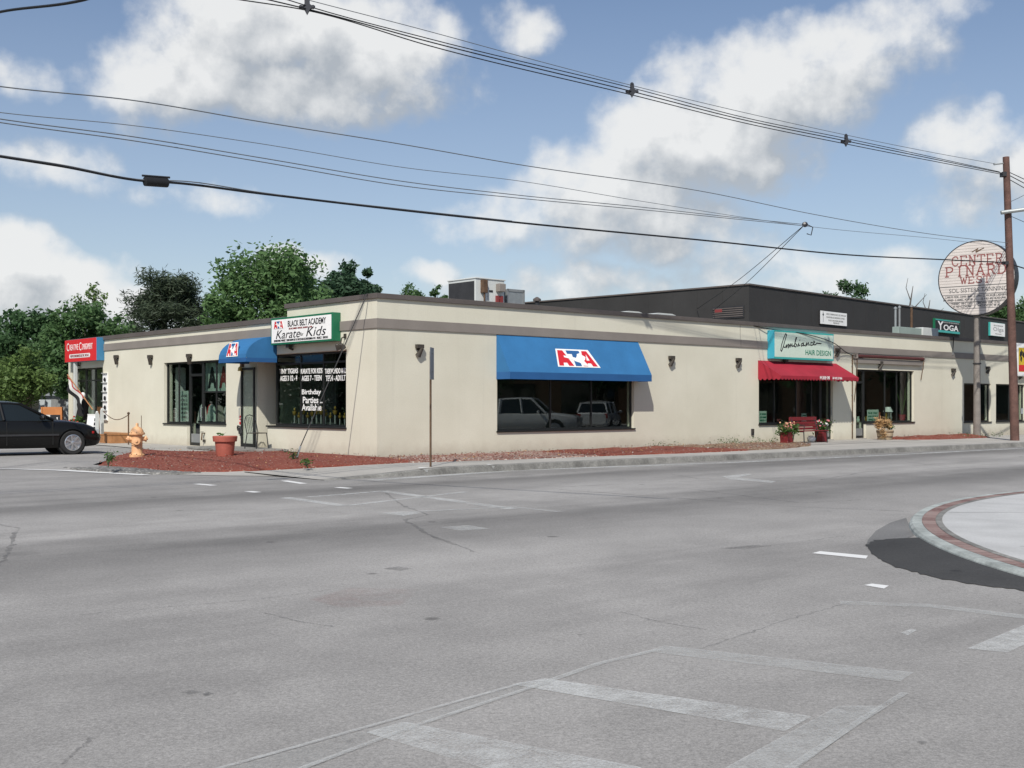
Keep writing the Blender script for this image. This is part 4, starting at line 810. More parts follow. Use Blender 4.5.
for px0, px1, py, lab in ((625, 643, 308.5, 'pale flat skylight strip on the roof behind the parapet, left one'), (655, 676, 310.5, 'translucent ridged skylight on the roof behind the parapet, right one')):
    x0, z = onplane(FR, px0, py, -2.4); x1, _ = onplane(FR, px1, py, -2.4); t = thing('skylight', lab, 'skylight', FR, (x0, 2.4, 3.42), group='roof skylights'); mb = MB(); mb.box(0, x1-x0, 0, 1.0, 0, z-3.54); mb.build('curb', 'galvanised', t); mb = MB(); mb.prism([(0, 0), (x1-x0, 0), (x1-x0-.2, .05), (.2, .05)], front(0, 0, z-3.54), -1, 0); mb.build('dome', 'white_metal', t)
# ------------------------------------------------------------------ round shopping-centre sign
sp = gnd(977, 436.5, .02); SPY = sp.y
t = thing('round_sign', 'large white round sign with maroon serif lettering on a grey wooden post', 'sign', M=Matrix.Translation((sp.x, sp.y, 0)))
zc = EYE+(403-278.5)/F*SPY; rad = 37.5/F*SPY
mb = MB(); mb.tube([(0, 0, -.1), (0, .0, 1.5), (.0, 0, zc-rad+.3)], [.15, .14, .12], 12); mb.build('post', 'grey_wood', t, smooth=True)
mb = MB(); mb.lathe([(.165, 2.0), (.165, 2.05)], (0, 0, 1.0), 12); mb.build('band', 'dark_metal', t)
yaw = math.radians(-39); DM = Matrix.Translation((sp.x, sp.y-.0, zc)) @ Matrix.Rotation(yaw, 4, 'Z'); dxo = (976.3-976.5)/F*SPY
DM = Matrix.Translation((sp.x+dxo, sp.y-.05, zc)) @ Matrix.Rotation(yaw, 4, 'Z')
def disc(r, y0, y1):
    m = MB(); m.prism([(r*math.cos(a), r*math.sin(a)) for a in [2*math.pi*k/64 for k in range(64)]], front(0, 0, 0), -y1, -y0); return m
disc(rad, -.16, .30).build('drum', 'dark_metal', t, DM, smooth=True, angle=40)
disc(rad-.045, -.17, -.158).build('face_panel', 'disc_white', t, DM)
ff = front(0, -.17, 0); 
mb = MB()
for k in range(26):
    v = -rad+.08+k*(2*rad-.16)/25; hw = math.sqrt(max(0, (rad-.06)**2-v*v)); mb.box(-hw, hw, -.1712, -.169, v-.006, v+.006)
mb.build('plank_joint', 'trim_grey', t, DM)
SER = {'C': [[(.9, .75), (.8, .95), (.5, 1), (.2, .85), (.08, .5), (.2, .15), (.5, 0), (.8, .05), (.92, .22)]], 'E': [[(.15, 0), (.15, 1)], [(0, 1), (.9, 1), (.9, .8)], [(0, 0), (.9, 0), (.9, .2)], [(.15, .5), (.65, .5)]],
       'N': [[(.15, 0), (.15, 1), (.85, 0), (.85, 1)], [(0, 0), (.3, 0)], [(.7, 1), (1, 1)], [(0, 1), (.2, 1)]], 'T': [[(.5, 0), (.5, 1)], [(0, .8), (0, 1), (1, 1), (1, .8)], [(.3, 0), (.7, 0)]], 'R': [[(.18, 0), (.18, 1)], [(0, 1), (.6, 1), (.85, .88), (.85, .62), (.6, .5), (.18, .5)], [(.55, .5), (.85, 0), (1, 0)], [(0, 0), (.36, 0)]],
       'P': [[(.18, 0), (.18, 1)], [(0, 1), (.6, 1), (.88, .88), (.88, .6), (.6, .47), (.18, .47)], [(0, 0), (.4, 0)]], 'I': [[(.5, 0), (.5, 1)], [(.36, 0), (.64, 0)], [(.36, 1), (.64, 1)]], 'A': [[(.08, 0), (.5, 1), (.9, 0)], [(.25, .35), (.75, .35)], [(-.05, 0), (.22, 0)], [(.72, 0), (1.05, 0)]],
       'D': [[(.18, 0), (.18, 1)], [(0, 1), (.55, 1), (.88, .8), (.92, .5), (.88, .2), (.55, 0), (0, 0)]], 'W': [[(.02, 1), (.28, 0), (.5, .85), (.72, 0), (.98, 1)], [(-.1, 1), (.15, 1)], [(.85, 1), (1.1, 1)]], 'S': [[(.88, .75), (.8, .95), (.5, 1), (.2, .9), (.15, .68), (.4, .54), (.75, .42), (.9, .25), (.75, .05), (.45, 0), (.15, .08), (.1, .28)]]}
def serif(body, u, v, w, h, name, wt=.05):
    n = len(body); cw = w/n; m = MB()
    for i, c in enumerate(body): m.strokes(ff, [[(u-w/2+cw*(i+.1+.8*a), v+h*b) for a, b in l] for l in SER[c]], wt, .005)
    return m.build(name, 'faded_ink', t, DM)
r = rad
serif('CENTER', .02*r, .36*r, 1.36*r, .25*r, 'main_word', .048*r*.6); serif('PINARD', -.02*r, .08*r, 1.62*r, .25*r, 'main_word', .054*r*.6); serif('WEST', -.02*r, -.13*r, .80*r, .17*r, 'main_word', .042*r*.6)
mb = MB(); mb.strokes(ff, [[(-.1*r, .70*r), (.05*r, .78*r), (.0, .70*r), (.2*r, .78*r)], [(0, .68*r), (.12*r, .74*r)]], .025*r, .004); mb.build('script_word', 'rust_metal', t, DM)
mb = MB()
for v in (-.2, -.42, -.62, -.80): hw = math.sqrt(rad**2-(v*r)**2)*.97; mb.box(-hw, hw, -.174, -.169, v*r-.012, v*r+.012)
mb.box(-.03*r-.012, -.03*r+.012, -.1745, -.169, -.80*r, -.42*r); mb.build('divider', 'ink_soft', t, DM)
def dtext(*a, **k):
    o = text(*a, **k); o.matrix_basis = WM[t.name].inverted() @ DM; return o
dtext('tenant_line', 'SOL SISTERS TANNING', ff, .05*r, -.365*r, 1.5*r, .115*r, 'ink_soft', t)
mb = MB(); 
for a, b, v in ((-.8, -.1, -.50), (-.85, -.1, -.585), (.05, .8, -.50), (.1, .75, -.585), (-.65, -.1, -.69), (-.6, -.12, -.765), (.05, .6, -.69), (.05, .6, -.765)): MB().scribble(ff, a*r, b*r, v*r, .055*r, .014).build('small_line', 'ink_soft', t, DM)

# ------------------------------------------------------------------ utility pole and wires
pb = gnd(1015, 440.5, 0); PY = pb.y
ptop = at(1006, 157, PY)
pole = thing('utility_pole', 'tall reddish-brown wooden utility pole by the kerb at the right edge', 'pole', M=Matrix.Translation((pb.x, pb.y, 0)))
top = Vector((ptop.x-pb.x, 0, ptop.z)); 
pts = [Vector((top.x*k**1.15, 0, -.3+(top.z+.3)*k)) for k in [i/8 for i in range(9)]]
mb = MB(); mb.tube(pts, [.165-.045*i/8 for i in range(9)], 14); mb.build('shaft', 'pole_wood', pole, smooth=True, angle=60)
def onpole(py): 
    z = EYE+(403-py)/F*PY; k = (z+.3)/(top.z+.3); return Vector((pb.x+top.x*k**1.15, PY, z))
A1 = onpole(163)-Vector((pb.x, pb.y, 0)); mb = MB(); mb.tube([A1, A1+Vector((-.45, -.05, -.06))], .03, 6); mb.ball(A1+Vector((-.46, -.05, -.05)), .05, 6); mb.build('top_bracket', 'galvanised', pole)
A2 = onpole(174)-Vector((pb.x, pb.y, 0)); mb = MB(); mb.box(A2.x-.2, A2.x-.05, -.14, .14, A2.z-.1, A2.z+.06); mb.build('cable_bracket', 'dark_metal', pole)
A3 = onpole(212)-Vector((pb.x, pb.y, 0)); mb = MB(); mb.tube([A3+Vector((-.35, -.22, -.06)), A3+Vector((1.2, -.30, .14)), A3+Vector((2.6, -.6, .3)), A3+Vector((3.2, -.8, .3))], [.075, .065, .055, .05], 8); mb.build('lamp_arm', 'galvanised', pole, smooth=True)
mb = MB(); mb.ball(A3+Vector((3.5, -.9, .27)), (.35, .16, .1), 10); mb.build('lamp_head', 'grey_metal', pole, smooth=True)
A4 = onpole(263)-Vector((pb.x, pb.y, 0)); mb = MB(); mb.box(A4.x-.3, A4.x-.1, -.16, -.04, A4.z-.07, A4.z+.05); mb.build('clamp', 'dark_metal', pole)
mb = MB(); mb.box(.12, .2, -.24, -.18, 1.0, 1.2); mb.build('number_tag', 'galvanised', pole)
# far support outside the frame on the left
LP = Vector((pb.x-.7815*62, pb.y-.624*62, 0)); LB = Vector((pb.x-.707*50, pb.y-.707*50, 0))
p2 = thing('utility_pole', 'weathered wooden utility pole outside the frame on the left', 'pole', M=Matrix.Translation(LP)); mb = MB(); mb.tube([(0, 0, -.3), (0, 0, 11.6)], [.2, .15], 12); mb.build('shaft', 'pole_wood', p2)
mb = MB(); mb.box(-.8, .8, -.06, .06, 10.6, 10.75); mb.build('crossarm', 'pole_wood', p2)
p3 = thing('utility_pole', 'shorter wooden telephone pole outside the frame on the left', 'pole', M=Matrix.Translation(LB)); mb = MB(); mb.tube([(0, 0, -.3), (0, 0, 7.6)], [.18, .14], 12); mb.build('shaft', 'pole_wood', p3); mb = MB(); mb.box(-.5, .5, -.05, .05, 6.9, 7.0); mb.build('crossarm', 'pole_wood', p3)
def cat(P, n=14):
    """smooth curve through a few measured points"""
    out = []; P = [Vector(p) for p in P]; T = [0.]
    for a, b in zip(P[:-1], P[1:]): T.append(T[-1]+max((b-a).length, 1e-4))
    def tan(i):
        if i == 0: return (P[1]-P[0])/(T[1]-T[0])
        if i == len(P)-1: return (P[-1]-P[-2])/(T[-1]-T[-2])
        s0, s1 = (P[i]-P[i-1])/(T[i]-T[i-1]), (P[i+1]-P[i])/(T[i+1]-T[i]); h0, h1 = T[i]-T[i-1], T[i+1]-T[i]
        return (s0*h1+s1*h0)/(h0+h1)
    for i in range(len(P)-1):
        h = T[i+1]-T[i]; m0, m1 = tan(i)*h, tan(i+1)*h
        for k in range(n):
            u = k/n; out.append(P[i]*(2*u**3-3*u*u+1)+m0*(u**3-2*u*u+u)+P[i+1]*(-2*u**3+3*u*u)+m1*(u**3-u*u))
    return out+[P[-1]]
def linY(P0, P1, px):       # depth at which the vertical plane P0-P1 is seen at column px
    u = (px-512)/F; dx, dy = P1.x-P0.x, P1.y-P0.y; k = (P0.x-u*P0.y)/(u*dy-dx); return P0.y+dy*k
LA = LP; G = 'overhead cables along the street'
def cable(name, pix, label, r, mat='cable_black', end=None, start=None, off=Vector((0, 0, 0)), group=G, cat_='cable'):
    e = Vector((pb.x, pb.y, 0)); L = LB if pix[0][0] == 0 else LA
    P = [at(x, y, linY(L, e, x)) for x, y in pix]
    if start is not None: P = [start]+P
    if end is not None: P = P+[end]
    P = [p+off for p in P]
    mb = MB(); mb.tube(cat(P), r, 5); o = mb.build(name, mat, smooth=True); tag(o, label, cat_, group); return o, P
w_, P = cable('utility_cable', [(235, -1), (305, 10), (430, 46), (632, 95), (740, 122), (846, 144)], 'lowest strand of the spacer-held bundle at the top of the picture', .0135, end=onpole(175)+Vector((-.2, -.1, 0)), start=LP+Vector((.2, 0, 10.7)))
w_, _ = cable('utility_cable', [(265, -1), (307, 9), (430, 42), (632, 91.5), (740, 119), (846, 141)], 'thick middle strand of the spacer-held bundle at the top of the picture', .015, end=onpole(172.5)+Vector((-.2, .05, 0)), start=LP+Vector((0, .1, 10.85)))
w_, _ = cable('utility_cable', [(285, -1), (309, 6.5), (430, 39), (632, 88), (740, 116.5), (846, 138.5)], 'upper strand of the spacer-held bundle at the top of the picture', .012, end=onpole(171)+Vector((-.2, .15, 0)), start=LP+Vector((-.2, .2, 11.0)))
w_, _ = cable('utility_cable', [(308, 0), (420, 29), (512, 54), (632, 85.5), (846, 135), (930, 152)], 'thin topmost wire sagging to the tip of the utility pole', .009, 'cable_grey', onpole(164)+Vector((-.45, -.05, 0)), LP+Vector((0, .2, 11.4)))
w_, _ = cable('utility_cable', [(0, 86.5), (130, 100), (256, 121), (400, 144), (512, 163.5), (700, 191), (812, 214), (930, 234)], 'thin grey wire crossing the middle of the sky above the thick black cable', .010, 'cable_grey', onpole(243), LB+Vector((0, .1, 7.4)))
w_, _ = cable('utility_cable', [(0, 112.5), (128, 125), (256, 143), (400, 167), (512, 180), (640, 201), (805, 226), (940, 239)], 'faint wire running just above the pair of service wires', .0065, 'cable_grey', onpole(247), LB+Vector((0, .2, 6.95)))
KN = at(805, 224.5, linY(LB, Vector((pb.x, pb.y, 0)), 805))
w_, _ = cable('utility_cable', [(0, 119), (128, 136), (256, 157), (400, 181), (512, 194.5), (640, 207), (740, 218)], 'upper of the two service wires ending at the small insulator', .009, 'cable_grey', KN, LB+Vector((0, .1, 6.8)))
w_, _ = cable('utility_cable', [(0, 122.5), (128, 140), (256, 161), (400, 185.5), (512, 197.5), (640, 209.5), (740, 219.5)], 'lower of the two service wires ending at the small insulator', .009, 'cable_grey', KN-Vector((0, 0, .04)), LB+Vector((0, .15, 6.65)))
w_, PD = cable('utility_cable', [(0, 156.5), (60, 166), (144, 181), (170, 182.5), (256, 193), (400, 210), (512, 222), (700, 240), (850, 255), (940, 259.5)], 'thick black cable crossing the whole sky, with a splice case on it', .021, 'cable_black', onpole(263)+Vector((-.2, -.12, 0)), LB+Vector((0, .2, 5.7)))
w_, _ = cable('utility_cable', [(0, 155.3), (60, 164.6), (140, 179.6), (185, 181.3), (256, 191.8), (400, 208.9), (512, 221)], 'thin messenger wire lashed just above the thick black cable', .010, 'cable_grey', None, LB+Vector((0, .2, 5.8)))
a, b = at(144, 181.3, linY(LB, Vector((pb.x, pb.y, 0)), 144)), at(168, 183, linY(LB, Vector((pb.x, pb.y, 0)), 168))
t = thing('splice_case', 'fat black splice case hanging on the thick cable at the left', 'splice case', M=Matrix.Translation((a+b)/2)); d = (b-a)/2
mb = MB(); mb.tube([-d, -d*.93, d*.93, d], [.035, .075, .075, .035], 10); mb.build('sleeve', 'cable_black', t, smooth=True); mb = MB(); mb.tube([-d*1.15+Vector((0, 0, .09)), d*1.15+Vector((0, 0, .09))], .018, 6); mb.build('hanger', 'dark_metal', t)
for i, (px, py, lab) in enumerate(((307, 7, 'cable spacer nearest the left on the top bundle'), (632, 91.5, 'cable spacer in the middle of the top bundle'), (846, 141.5, 'cable spacer nearest the utility pole on the top bundle'))):
    q = at(px, py, linY(LA, Vector((pb.x, pb.y, 0)), px)); t = thing('cable_spacer', lab, 'spacer', M=Matrix.Translation(q), group='spacers on the top cable bundle')
    mb = MB(); mb.prism([(0, -.17), (.07, -.05), (.16, 0), (.06, .06), (.05, .2), (-.05, .2), (-.05, .06), (-.16, -.02), (-.06, -.06)], front(0, 0, 0), -.025, .025); mb.build('yoke', 'insulator', t); mb = MB(); [MB().ball(q_, .05, 6).build('clamp', 'insulator', t) for q_ in ((.13, 0, 0), (-.13, 0, 0), (0, 0, .2))]
t = thing('wire_insulator', 'small dark insulator where the service drop leaves the wires', 'insulator', M=Matrix.Translation(KN)); mb = MB(); mb.ball((0, 0, 0), (.09, .07, .08), 8); mb.build('spool', 'insulator', t); mb = MB(); mb.tube([(.05, 0, 0), (.22, 0, -.08), (.17, 0, -.3), (.05, 0, -.26)], .016, 5); mb.build('loop', 'cable_black', t)
for px, py, lab, k in ((697, 309, 'left strand of the service drop to the charcoal building', .0), (713, 311, 'right strand of the service drop to the charcoal building', .1)):
    x, z = onplane(DL, px, py, .05); e = DL @ Vector((x, -.05, z)); m = KN.lerp(e, .5)-Vector((0, 0, .12)); mb = MB(); mb.tube(cat([KN, m, e], 10), .010, 5); tag(mb.build('service_wire', 'cable_black', smooth=True), lab, 'cable', 'service drop wires')
# cable from the roof edge to the salon sign
a, b = FR @ Vector((onplane(FR, 722, 310, -.3)[0], .3, 4.25)), FR @ Vector((onplane(FR, 833, 342, .3)[0], -.32, 3.62))
mb = MB(); c_ = FR @ Vector((16.4, -.10, 4.0)); c2 = FR @ Vector((18.6, -.32, 3.86)); mb.tube(cat([a, c_, c2, b, FR @ Vector((21.6, -.06, 3.29)), FR @ Vector((24.4, -.05, 2.95))], 8), .016, 5); tag(mb.build('slack_cable', 'cable_black', smooth=True), 'slack black cable looping from the roof across the salon sign', 'cable')
# wires on the right of the pole
for k, (py0, x1, y1, r_, lab) in enumerate(((171, 1080, 205, .02, 'uppermost cable leaving the utility pole to the right'), (174, 1080, 212, .022, 'second cable leaving the utility pole to the right'), (178, 1080, 219, .02, 'third cable leaving the utility pole to the right'), (203, 1080, 172, .012, 'thin wire rising to the right from the utility pole'), (215, 1080, 246, .014, 'thin wire sagging to the right under the lamp arm'), (264, 1080, 285, .034, 'thick cable leaving the utility pole low on the right'))):
    a = onpole(py0); b = at(x1, y1, 50); c = a+(b-a)*4; c.z = a.z+.3; mb = MB(); mb.tube(cat([a, b, c], 8), r_*.75, 5); tag(mb.build('utility_cable', 'cable_black', smooth=True), lab, 'cable', 'cables right of the utility pole')
# heavy cable in the top left corner, crossing the street overhead
mb = MB(); m1 = at(0, 12, 19.5); m2 = at(84, 0, 17.5); e = m2+(m2-m1)*3.5; e.z = m2.z+.5; a = m1+(m1-m2)*3.2; a.z = m1.z+.6; mb.tube(cat([a, m1, m2, e], 10), .024, 5); tag(mb.build('utility_cable', 'cable_black', smooth=True), 'thick black cable cutting the top left corner of the picture', 'cable', G)
# guy wire at the building corner
a = gnd(296, 456.5, .1); x, z = onplane(FR, 369, 293, .0); b = FL @ Vector((onplane(FL, 368, 292.5, .05)[0], -.07, 4.21))
t = thing('guy_wire', 'slanting steel guy wire from the mulch bed up to the roof corner', 'wire', M=Matrix.Translation(a)); mb = MB(); mb.tube([(0, 0, 0), b-a], .014, 5); mb.build('strand', 'cable_black', t); mb = MB(); mb.tube([(0, 0, -.1), (b-a)*.06], .025, 6); mb.build('anchor_rod', 'galvanised', t)
# ------------------------------------------------------------------ vehicles
def loft(mb, secs, caps=True):
    n = len(secs[0]); i0 = len(mb.v)
    for s in secs: mb.v += [tuple(p) for p in s]
    for i in range(len(secs)-1):
        for j in range(n-1): mb.f.append((i0+i*n+j, i0+i*n+j+1, i0+(i+1)*n+j+1, i0+(i+1)*n+j)); mb.m.append(mb.cm)
        mb.f.append((i0+i*n+n-1, i0+i*n, i0+(i+1)*n, i0+(i+1)*n+n-1)); mb.m.append(mb.cm)
    if caps: mb.f.append(tuple(i0+j for j in range(n))); mb.f.append(tuple(i0+(len(secs)-1)*n+j for j in range(n))[::-1]); mb.m += [mb.cm, mb.cm]
def vehicle(name, label, cat_, M, paint_, body, cab, roof, pill, axles, wr, half, head, tail, trim=True):
    t = thing(name, label, cat_, M=M); mb = MB(); secs = []
    for x, zb, zs, zt, w in body:
        h = [(0, zb), (w*.86, zb), (w*.97, zb+.12), (w*1.0, zb+(zs-zb)*.5), (w*.985, zb+(zs-zb)*.78), (w*.95, zs-.03), (w*.88, zs+(zt-zs)*.3), (w*.5, zt-.012), (0, zt)]
        secs.append([(x, -y, z) for y, z in h]+[(x, y, z) for y, z in h[-2:0:-1]])
    loft(mb, secs); o = mb.build('body', paint_, t, smooth=True, angle=35)
    cut = MB()
    for ax in axles:
        for sg in (-1, 1): cut.lathe([(wr+.045, -.3), (wr+.045, .3)], (0, 0, 0), 28, Matrix.Translation((ax, sg*(half-.08), wr)) @ Matrix.Rotation(math.pi/2, 4, 'X'))
    co = cut.build('cutter', 'tyre'); co.matrix_basis = M
    bm_ = o.modifiers.new('arch', 'BOOLEAN'); bm_.object = co; bm_.operation = 'DIFFERENCE'; bm_.solver = 'EXACT'
    bpy.context.view_layer.update(); me = bpy.data.meshes.new_from_object(o.evaluated_get(bpy.context.evaluated_depsgraph_get())); o.modifiers.clear(); o.data = me; me.name = 'body'; bpy.data.objects.remove(co)
    for ax in axles:
        for sg in (-1, 1): w = MB(); w.lathe([(wr+.043, -.12), (wr+.043, .12)], (0, 0, 0), 24, Matrix.Translation((ax, sg*(half-.24), wr)) @ Matrix.Rotation(math.pi/2, 4, 'X')); w.build('wheel_well', 'tyre', t)
    g = MB(); loft(g, [[(x, -wb, zb), (x, -wt, zt), (x, -wt*.5, zt+.025), (x, wt*.5, zt+.025), (x, wt, zt), (x, wb, zb)] for x, zb, zt, wb, wt in cab]); g.build('window_glass', 'car_glass', t, smooth=True, angle=30)
    r = MB(); loft(r, [[(x, -wt-.012, zt-.035), (x, -wt+.02, zt+.018), (x, -wt*.5, zt+.05), (x, 0, zt+.055), (x, wt*.5, zt+.05), (x, wt-.02, zt+.018), (x, wt+.012, zt-.035)] for x, zt, wt in roof]); r.build('roof', paint_, t, smooth=True, angle=50)
    pm_ = MB()
    for a, b, ra in pill:
        for sg in (-1, 1): pm_.tube([(a[0], sg*a[1], a[2]), (b[0], sg*b[1], b[2])], ra, 6)
    pm_.build('pillar', paint_, t, smooth=True)
    for ax in axles:
        for sg in (-1, 1):
            R_ = Matrix.Translation((ax, sg*(half-.11), wr)) @ Matrix.Rotation(math.pi/2*sg, 4, 'X')
            a = MB(); a.lathe([(wr*.66, -.1), (wr*.93, -.105), (wr, -.07), (wr, .07), (wr*.93, .105), (wr*.66, .1)], (0, 0, 0), 28, R_, False); wo = a.build('wheel', 'tyre', t, smooth=True, angle=50)
            a = MB(); a.lathe([(wr*.68, -.112), (wr*.62, -.118), (wr*.60, -.06), (wr*.1, -.05), (.001, -.051)], (0, 0, 0), 28, R_, False)
            for k in range(7):
                q = R_ @ Matrix.Rotation(2*math.pi*k/7, 4, 'Z'); a.box(wr*.08, wr*.64, -wr*.075, wr*.075, -.115, -.07, q)
            a.lathe([(wr*.16, -.12), (wr*.12, -.125)], (0, 0, 0), 12, R_); a.build('rim', 'alloy', wo, smooth=True, angle=30)
    for (x0, x1, y0, y1, z0, z1), m_, nm in head+tail:
        for sg in (-1, 1):
            a = MB(); a.box(x0, x1, min(sg*y0, sg*y1), max(sg*y0, sg*y1), z0, z1); a.build(nm, m_, t, bevel=.02)
    xm = cab[-1][0]-.35; zm = cab[-1][1]+.09
    for sg in (-1, 1):
        a = MB(); a.ball((xm, sg*(half+.08), zm), (.08, .11, .075), 8); a.tube([(xm, sg*(half-.1), zm-.03), (xm, sg*half, zm-.02)], .025, 6); a.build('wing_mirror', paint_, t, smooth=True)
    for sg in (-1, 1):
        for x_ in (([.86, -.3, -1.28]) if trim else []): MB().box(x_-.006, x_+.006, sg*(half-.03), sg*(half+.004), .28, .90).build('door_seam', 'tyre', t)
    a = MB()
    for x in pill and [p[0][0] for p in pill if abs(p[0][0]-p[1][0]) < .25]:
        for sg in (-1, 1): a.box(x-.32, x-.16, sg*(half-.002)-.015, sg*(half-.002)+.015, .80, .83)
    if a.v: a.build('handle', paint_, t, bevel=.006)
    if trim:
        a = MB()
        for sg in (-1, 1): a.box(-1.0, 1.02, sg*(half+.0)-.012, sg*(half+.0)+.012, .52, .57)
        a.build('side_moulding', 'dark_metal', t, bevel=.005)
    return t
wf = gnd(72, 454.5, 0); hd = math.radians(36)
CM = Matrix.Translation((wf.x, wf.y, 0)) @ Matrix.Rotation(hd, 4, 'Z') @ Matrix.Translation((-1.38, .80, 0))
vehicle('parked_car', 'black four-door sedan with alloy wheels parked facing the shops at the left edge', 'car', CM, 'car_paint',
    [(-2.28, .42, .72, .78, .60), (-2.18, .30, .90, .97, .78), (-1.7, .23, .95, 1.02, .875), (-.9, .2, .95, .97, .90), (0, .19, .93, .95, .905), (.8, .19, .905, .93, .90), (1.25, .2, .86, .945, .895), (1.75, .21, .775, .87, .87), (2.0, .23, .69, .78, .81), (2.14, .28, .60, .67, .72), (2.21, .36, .50, .54, .60)],
    [(-2.0, 1.0, 1.02, .74, .68), (-1.35, .95, 1.36, .80, .60), (-.7, .93, 1.405, .815, .62), (-.15, .92, 1.40, .815, .62), (.1, .92, 1.36, .81, .61), (.92, .92, .955, .74, .70)],
    [(-1.4, 1.35, .60), (-1.1, 1.385, .61), (-.6, 1.41, .625), (-.15, 1.40, .62), (.13, 1.36, .61)],
    [((.92, .75, .94), (.08, .615, 1.375), .035), ((-.35, .825, .94), (-.42, .63, 1.40), .04), ((-1.25, .81, .95), (-1.2, .61, 1.36), .035), ((-1.9, .76, .99), (-1.35, .61, 1.37), .06), ((.1, .615, 1.375), (-1.35, .61, 1.375), .03)],
    (-1.40, 1.38), .325, .905, [((1.96, 2.13, .46, .74, .55, .68), 'lamp_lens', 'headlight'), ((1.90, 1.97, .77, .83, .56, .63), 'red_lens', 'side_lamp')], [((-2.24, -2.12, .5, .76, .68, .84), 'red_lens', 'tail_light')])
TM = Matrix.Translation((21.5, 30.5, ROADZ)) @ Matrix.Rotation(math.radians(96), 4, 'Z')
vehicle('pickup_truck', 'white crew-cab pickup truck parked across the street, mirrored in the wide window', 'pickup', TM, 'white_car',
    [(-2.75, .5, .95, .98, .80), (-2.7, .42, 1.05, 1.08, .9), (-1.2, .36, 1.06, 1.08, .95), (0, .34, 1.06, 1.08, .96), (1.2, .34, 1.05, 1.10, .96), (1.9, .34, 1.0, 1.08, .95), (2.55, .36, .95, 1.0, .9), (2.75, .42, .85, .88, .82)],
    [(-.95, 1.06, 1.10, .84, .78), (-.85, 1.06, 1.72, .84, .68), (.0, 1.06, 1.78, .86, .70), (.6, 1.06, 1.74, .86, .69), (1.35, 1.06, 1.10, .80, .74)], [(-.95, 1.72, .69), (0, 1.78, .71), (.65, 1.74, .70)],
    [((1.33, .8, 1.07), (.6, .7, 1.75), .05), ((.2, .87, 1.08), (.1, .71, 1.77), .06), ((-.88, .86, 1.08), (-.84, .7, 1.73), .09)], (-1.65, 1.75), .38, .955, [((2.6, 2.78, .55, .82, .72, .9), 'lamp_lens', 'headlight')], [((-2.78, -2.68, .72, .86, .7, 1.0), 'red_lens', 'tail_light')], False)
SM = Matrix.Translation((31, 33.8, ROADZ)) @ Matrix.Rotation(math.radians(8), 4, 'Z')
vehicle('estate_car', 'white estate car parked beyond the pickup, mirrored in the wide window', 'car', SM, 'white_car',
    [(-2.3, .42, .95, .98, .75), (-2.2, .32, 1.02, 1.05, .86), (-1, .26, 1.0, 1.03, .92), (0, .25, .99, 1.02, .92), (1.1, .26, .95, 1.02, .91), (1.9, .28, .85, .93, .86), (2.25, .36, .7, .75, .7)],
    [(-2.2, 1.02, 1.05, .78, .72), (-1.95, 1.0, 1.55, .8, .64), (-.5, 1.0, 1.62, .82, .66), (.3, .99, 1.58, .82, .66), (1.15, .99, 1.02, .76, .7)], [(-2.0, 1.55, .65), (-.5, 1.62, .67), (.35, 1.58, .67)],
    [((1.13, .77, 1.0), (.3, .67, 1.59), .04), ((0, .83, 1.0), (-.1, .67, 1.61), .05), ((-1.1, .83, 1.0), (-1.1, .67, 1.6), .05), ((-2.15, .8, 1.03), (-1.97, .65, 1.56), .06)], (-1.4, 1.4), .33, .92, [((2.05, 2.24, .5, .74, .62, .78), 'lamp_lens', 'headlight')], [((-2.3, -2.18, .6, .82, .75, .98), 'red_lens', 'tail_light')], False)

# ------------------------------------------------------------------ street things
p = gnd(137, 457.3, .02); t = thing('fire_hydrant', 'faded orange-yellow fire hydrant standing in the red mulch', 'hydrant', M=Matrix.Translation((p.x, p.y, .06)) @ Matrix.Rotation(.25, 4, 'Z'))
mb = MB(); mb.lathe([(.19, -.1), (.19, .03), (.15, .05), (.135, .09), (.135, .52), (.15, .53)], (0, 0, 0), 18); mb.build('barrel', 'hydrant_paint', t, smooth=True, angle=35)
mb = MB(); mb.lathe([(.15, .53), (.195, .54), (.195, .575), (.165, .59), (.155, .64), (.12, .70), (.06, .735), (.03, .745)], (0, 0, 0), 18); mb.build('bonnet', 'hydrant_paint', t, smooth=True, angle=35)
mb = MB(); mb.lathe([(.04, .74), (.035, .82), (.02, .83)], (0, 0, 0), 5); mb.build('operating_nut', 'hydrant_paint', t)
for sg in (-1, 1):
    mb = MB(); mb.lathe([(.055, .1), (.055, .19), (.075, .19), (.075, .235), (.03, .24), (.03, .265)], (0, 0, 0), 10, Matrix.Translation((0, 0, .43)) @ Matrix.Rotation(sg*math.pi/2, 4, 'Y')); mb.build('hose_cap', 'hydrant_paint', t, smooth=True, angle=35)
mb = MB(); mb.lathe([(.075, .1), (.075, .18), (.095, .18), (.095, .22), (.03, .225), (.03, .25)], (0, 0, 0), 12, Matrix.Translation((0, 0, .38)) @ Matrix.Rotation(math.pi/2, 4, 'X')); mb.build('pumper_cap', 'hydrant_paint', t, smooth=True, angle=35)
mb = MB()
for k in range(8): mb.ball((.175*math.cos(k*.785), .175*math.sin(k*.785), .585), .014, 6); mb.ball((.172*math.cos(k*.785), .172*math.sin(k*.785), .045), .016, 6)
mb.tube([(-.22, 0, .40), (-.16, -.13, .34), (0, -.22, .27)], .008, 5); mb.build('bolt', 'rust_metal', t)
mb = MB(); mb.tube([(.1, .1, .0), (.1, .1, 1.02)], .008, 5); mb.build('marker_rod', 'rust_metal', t)

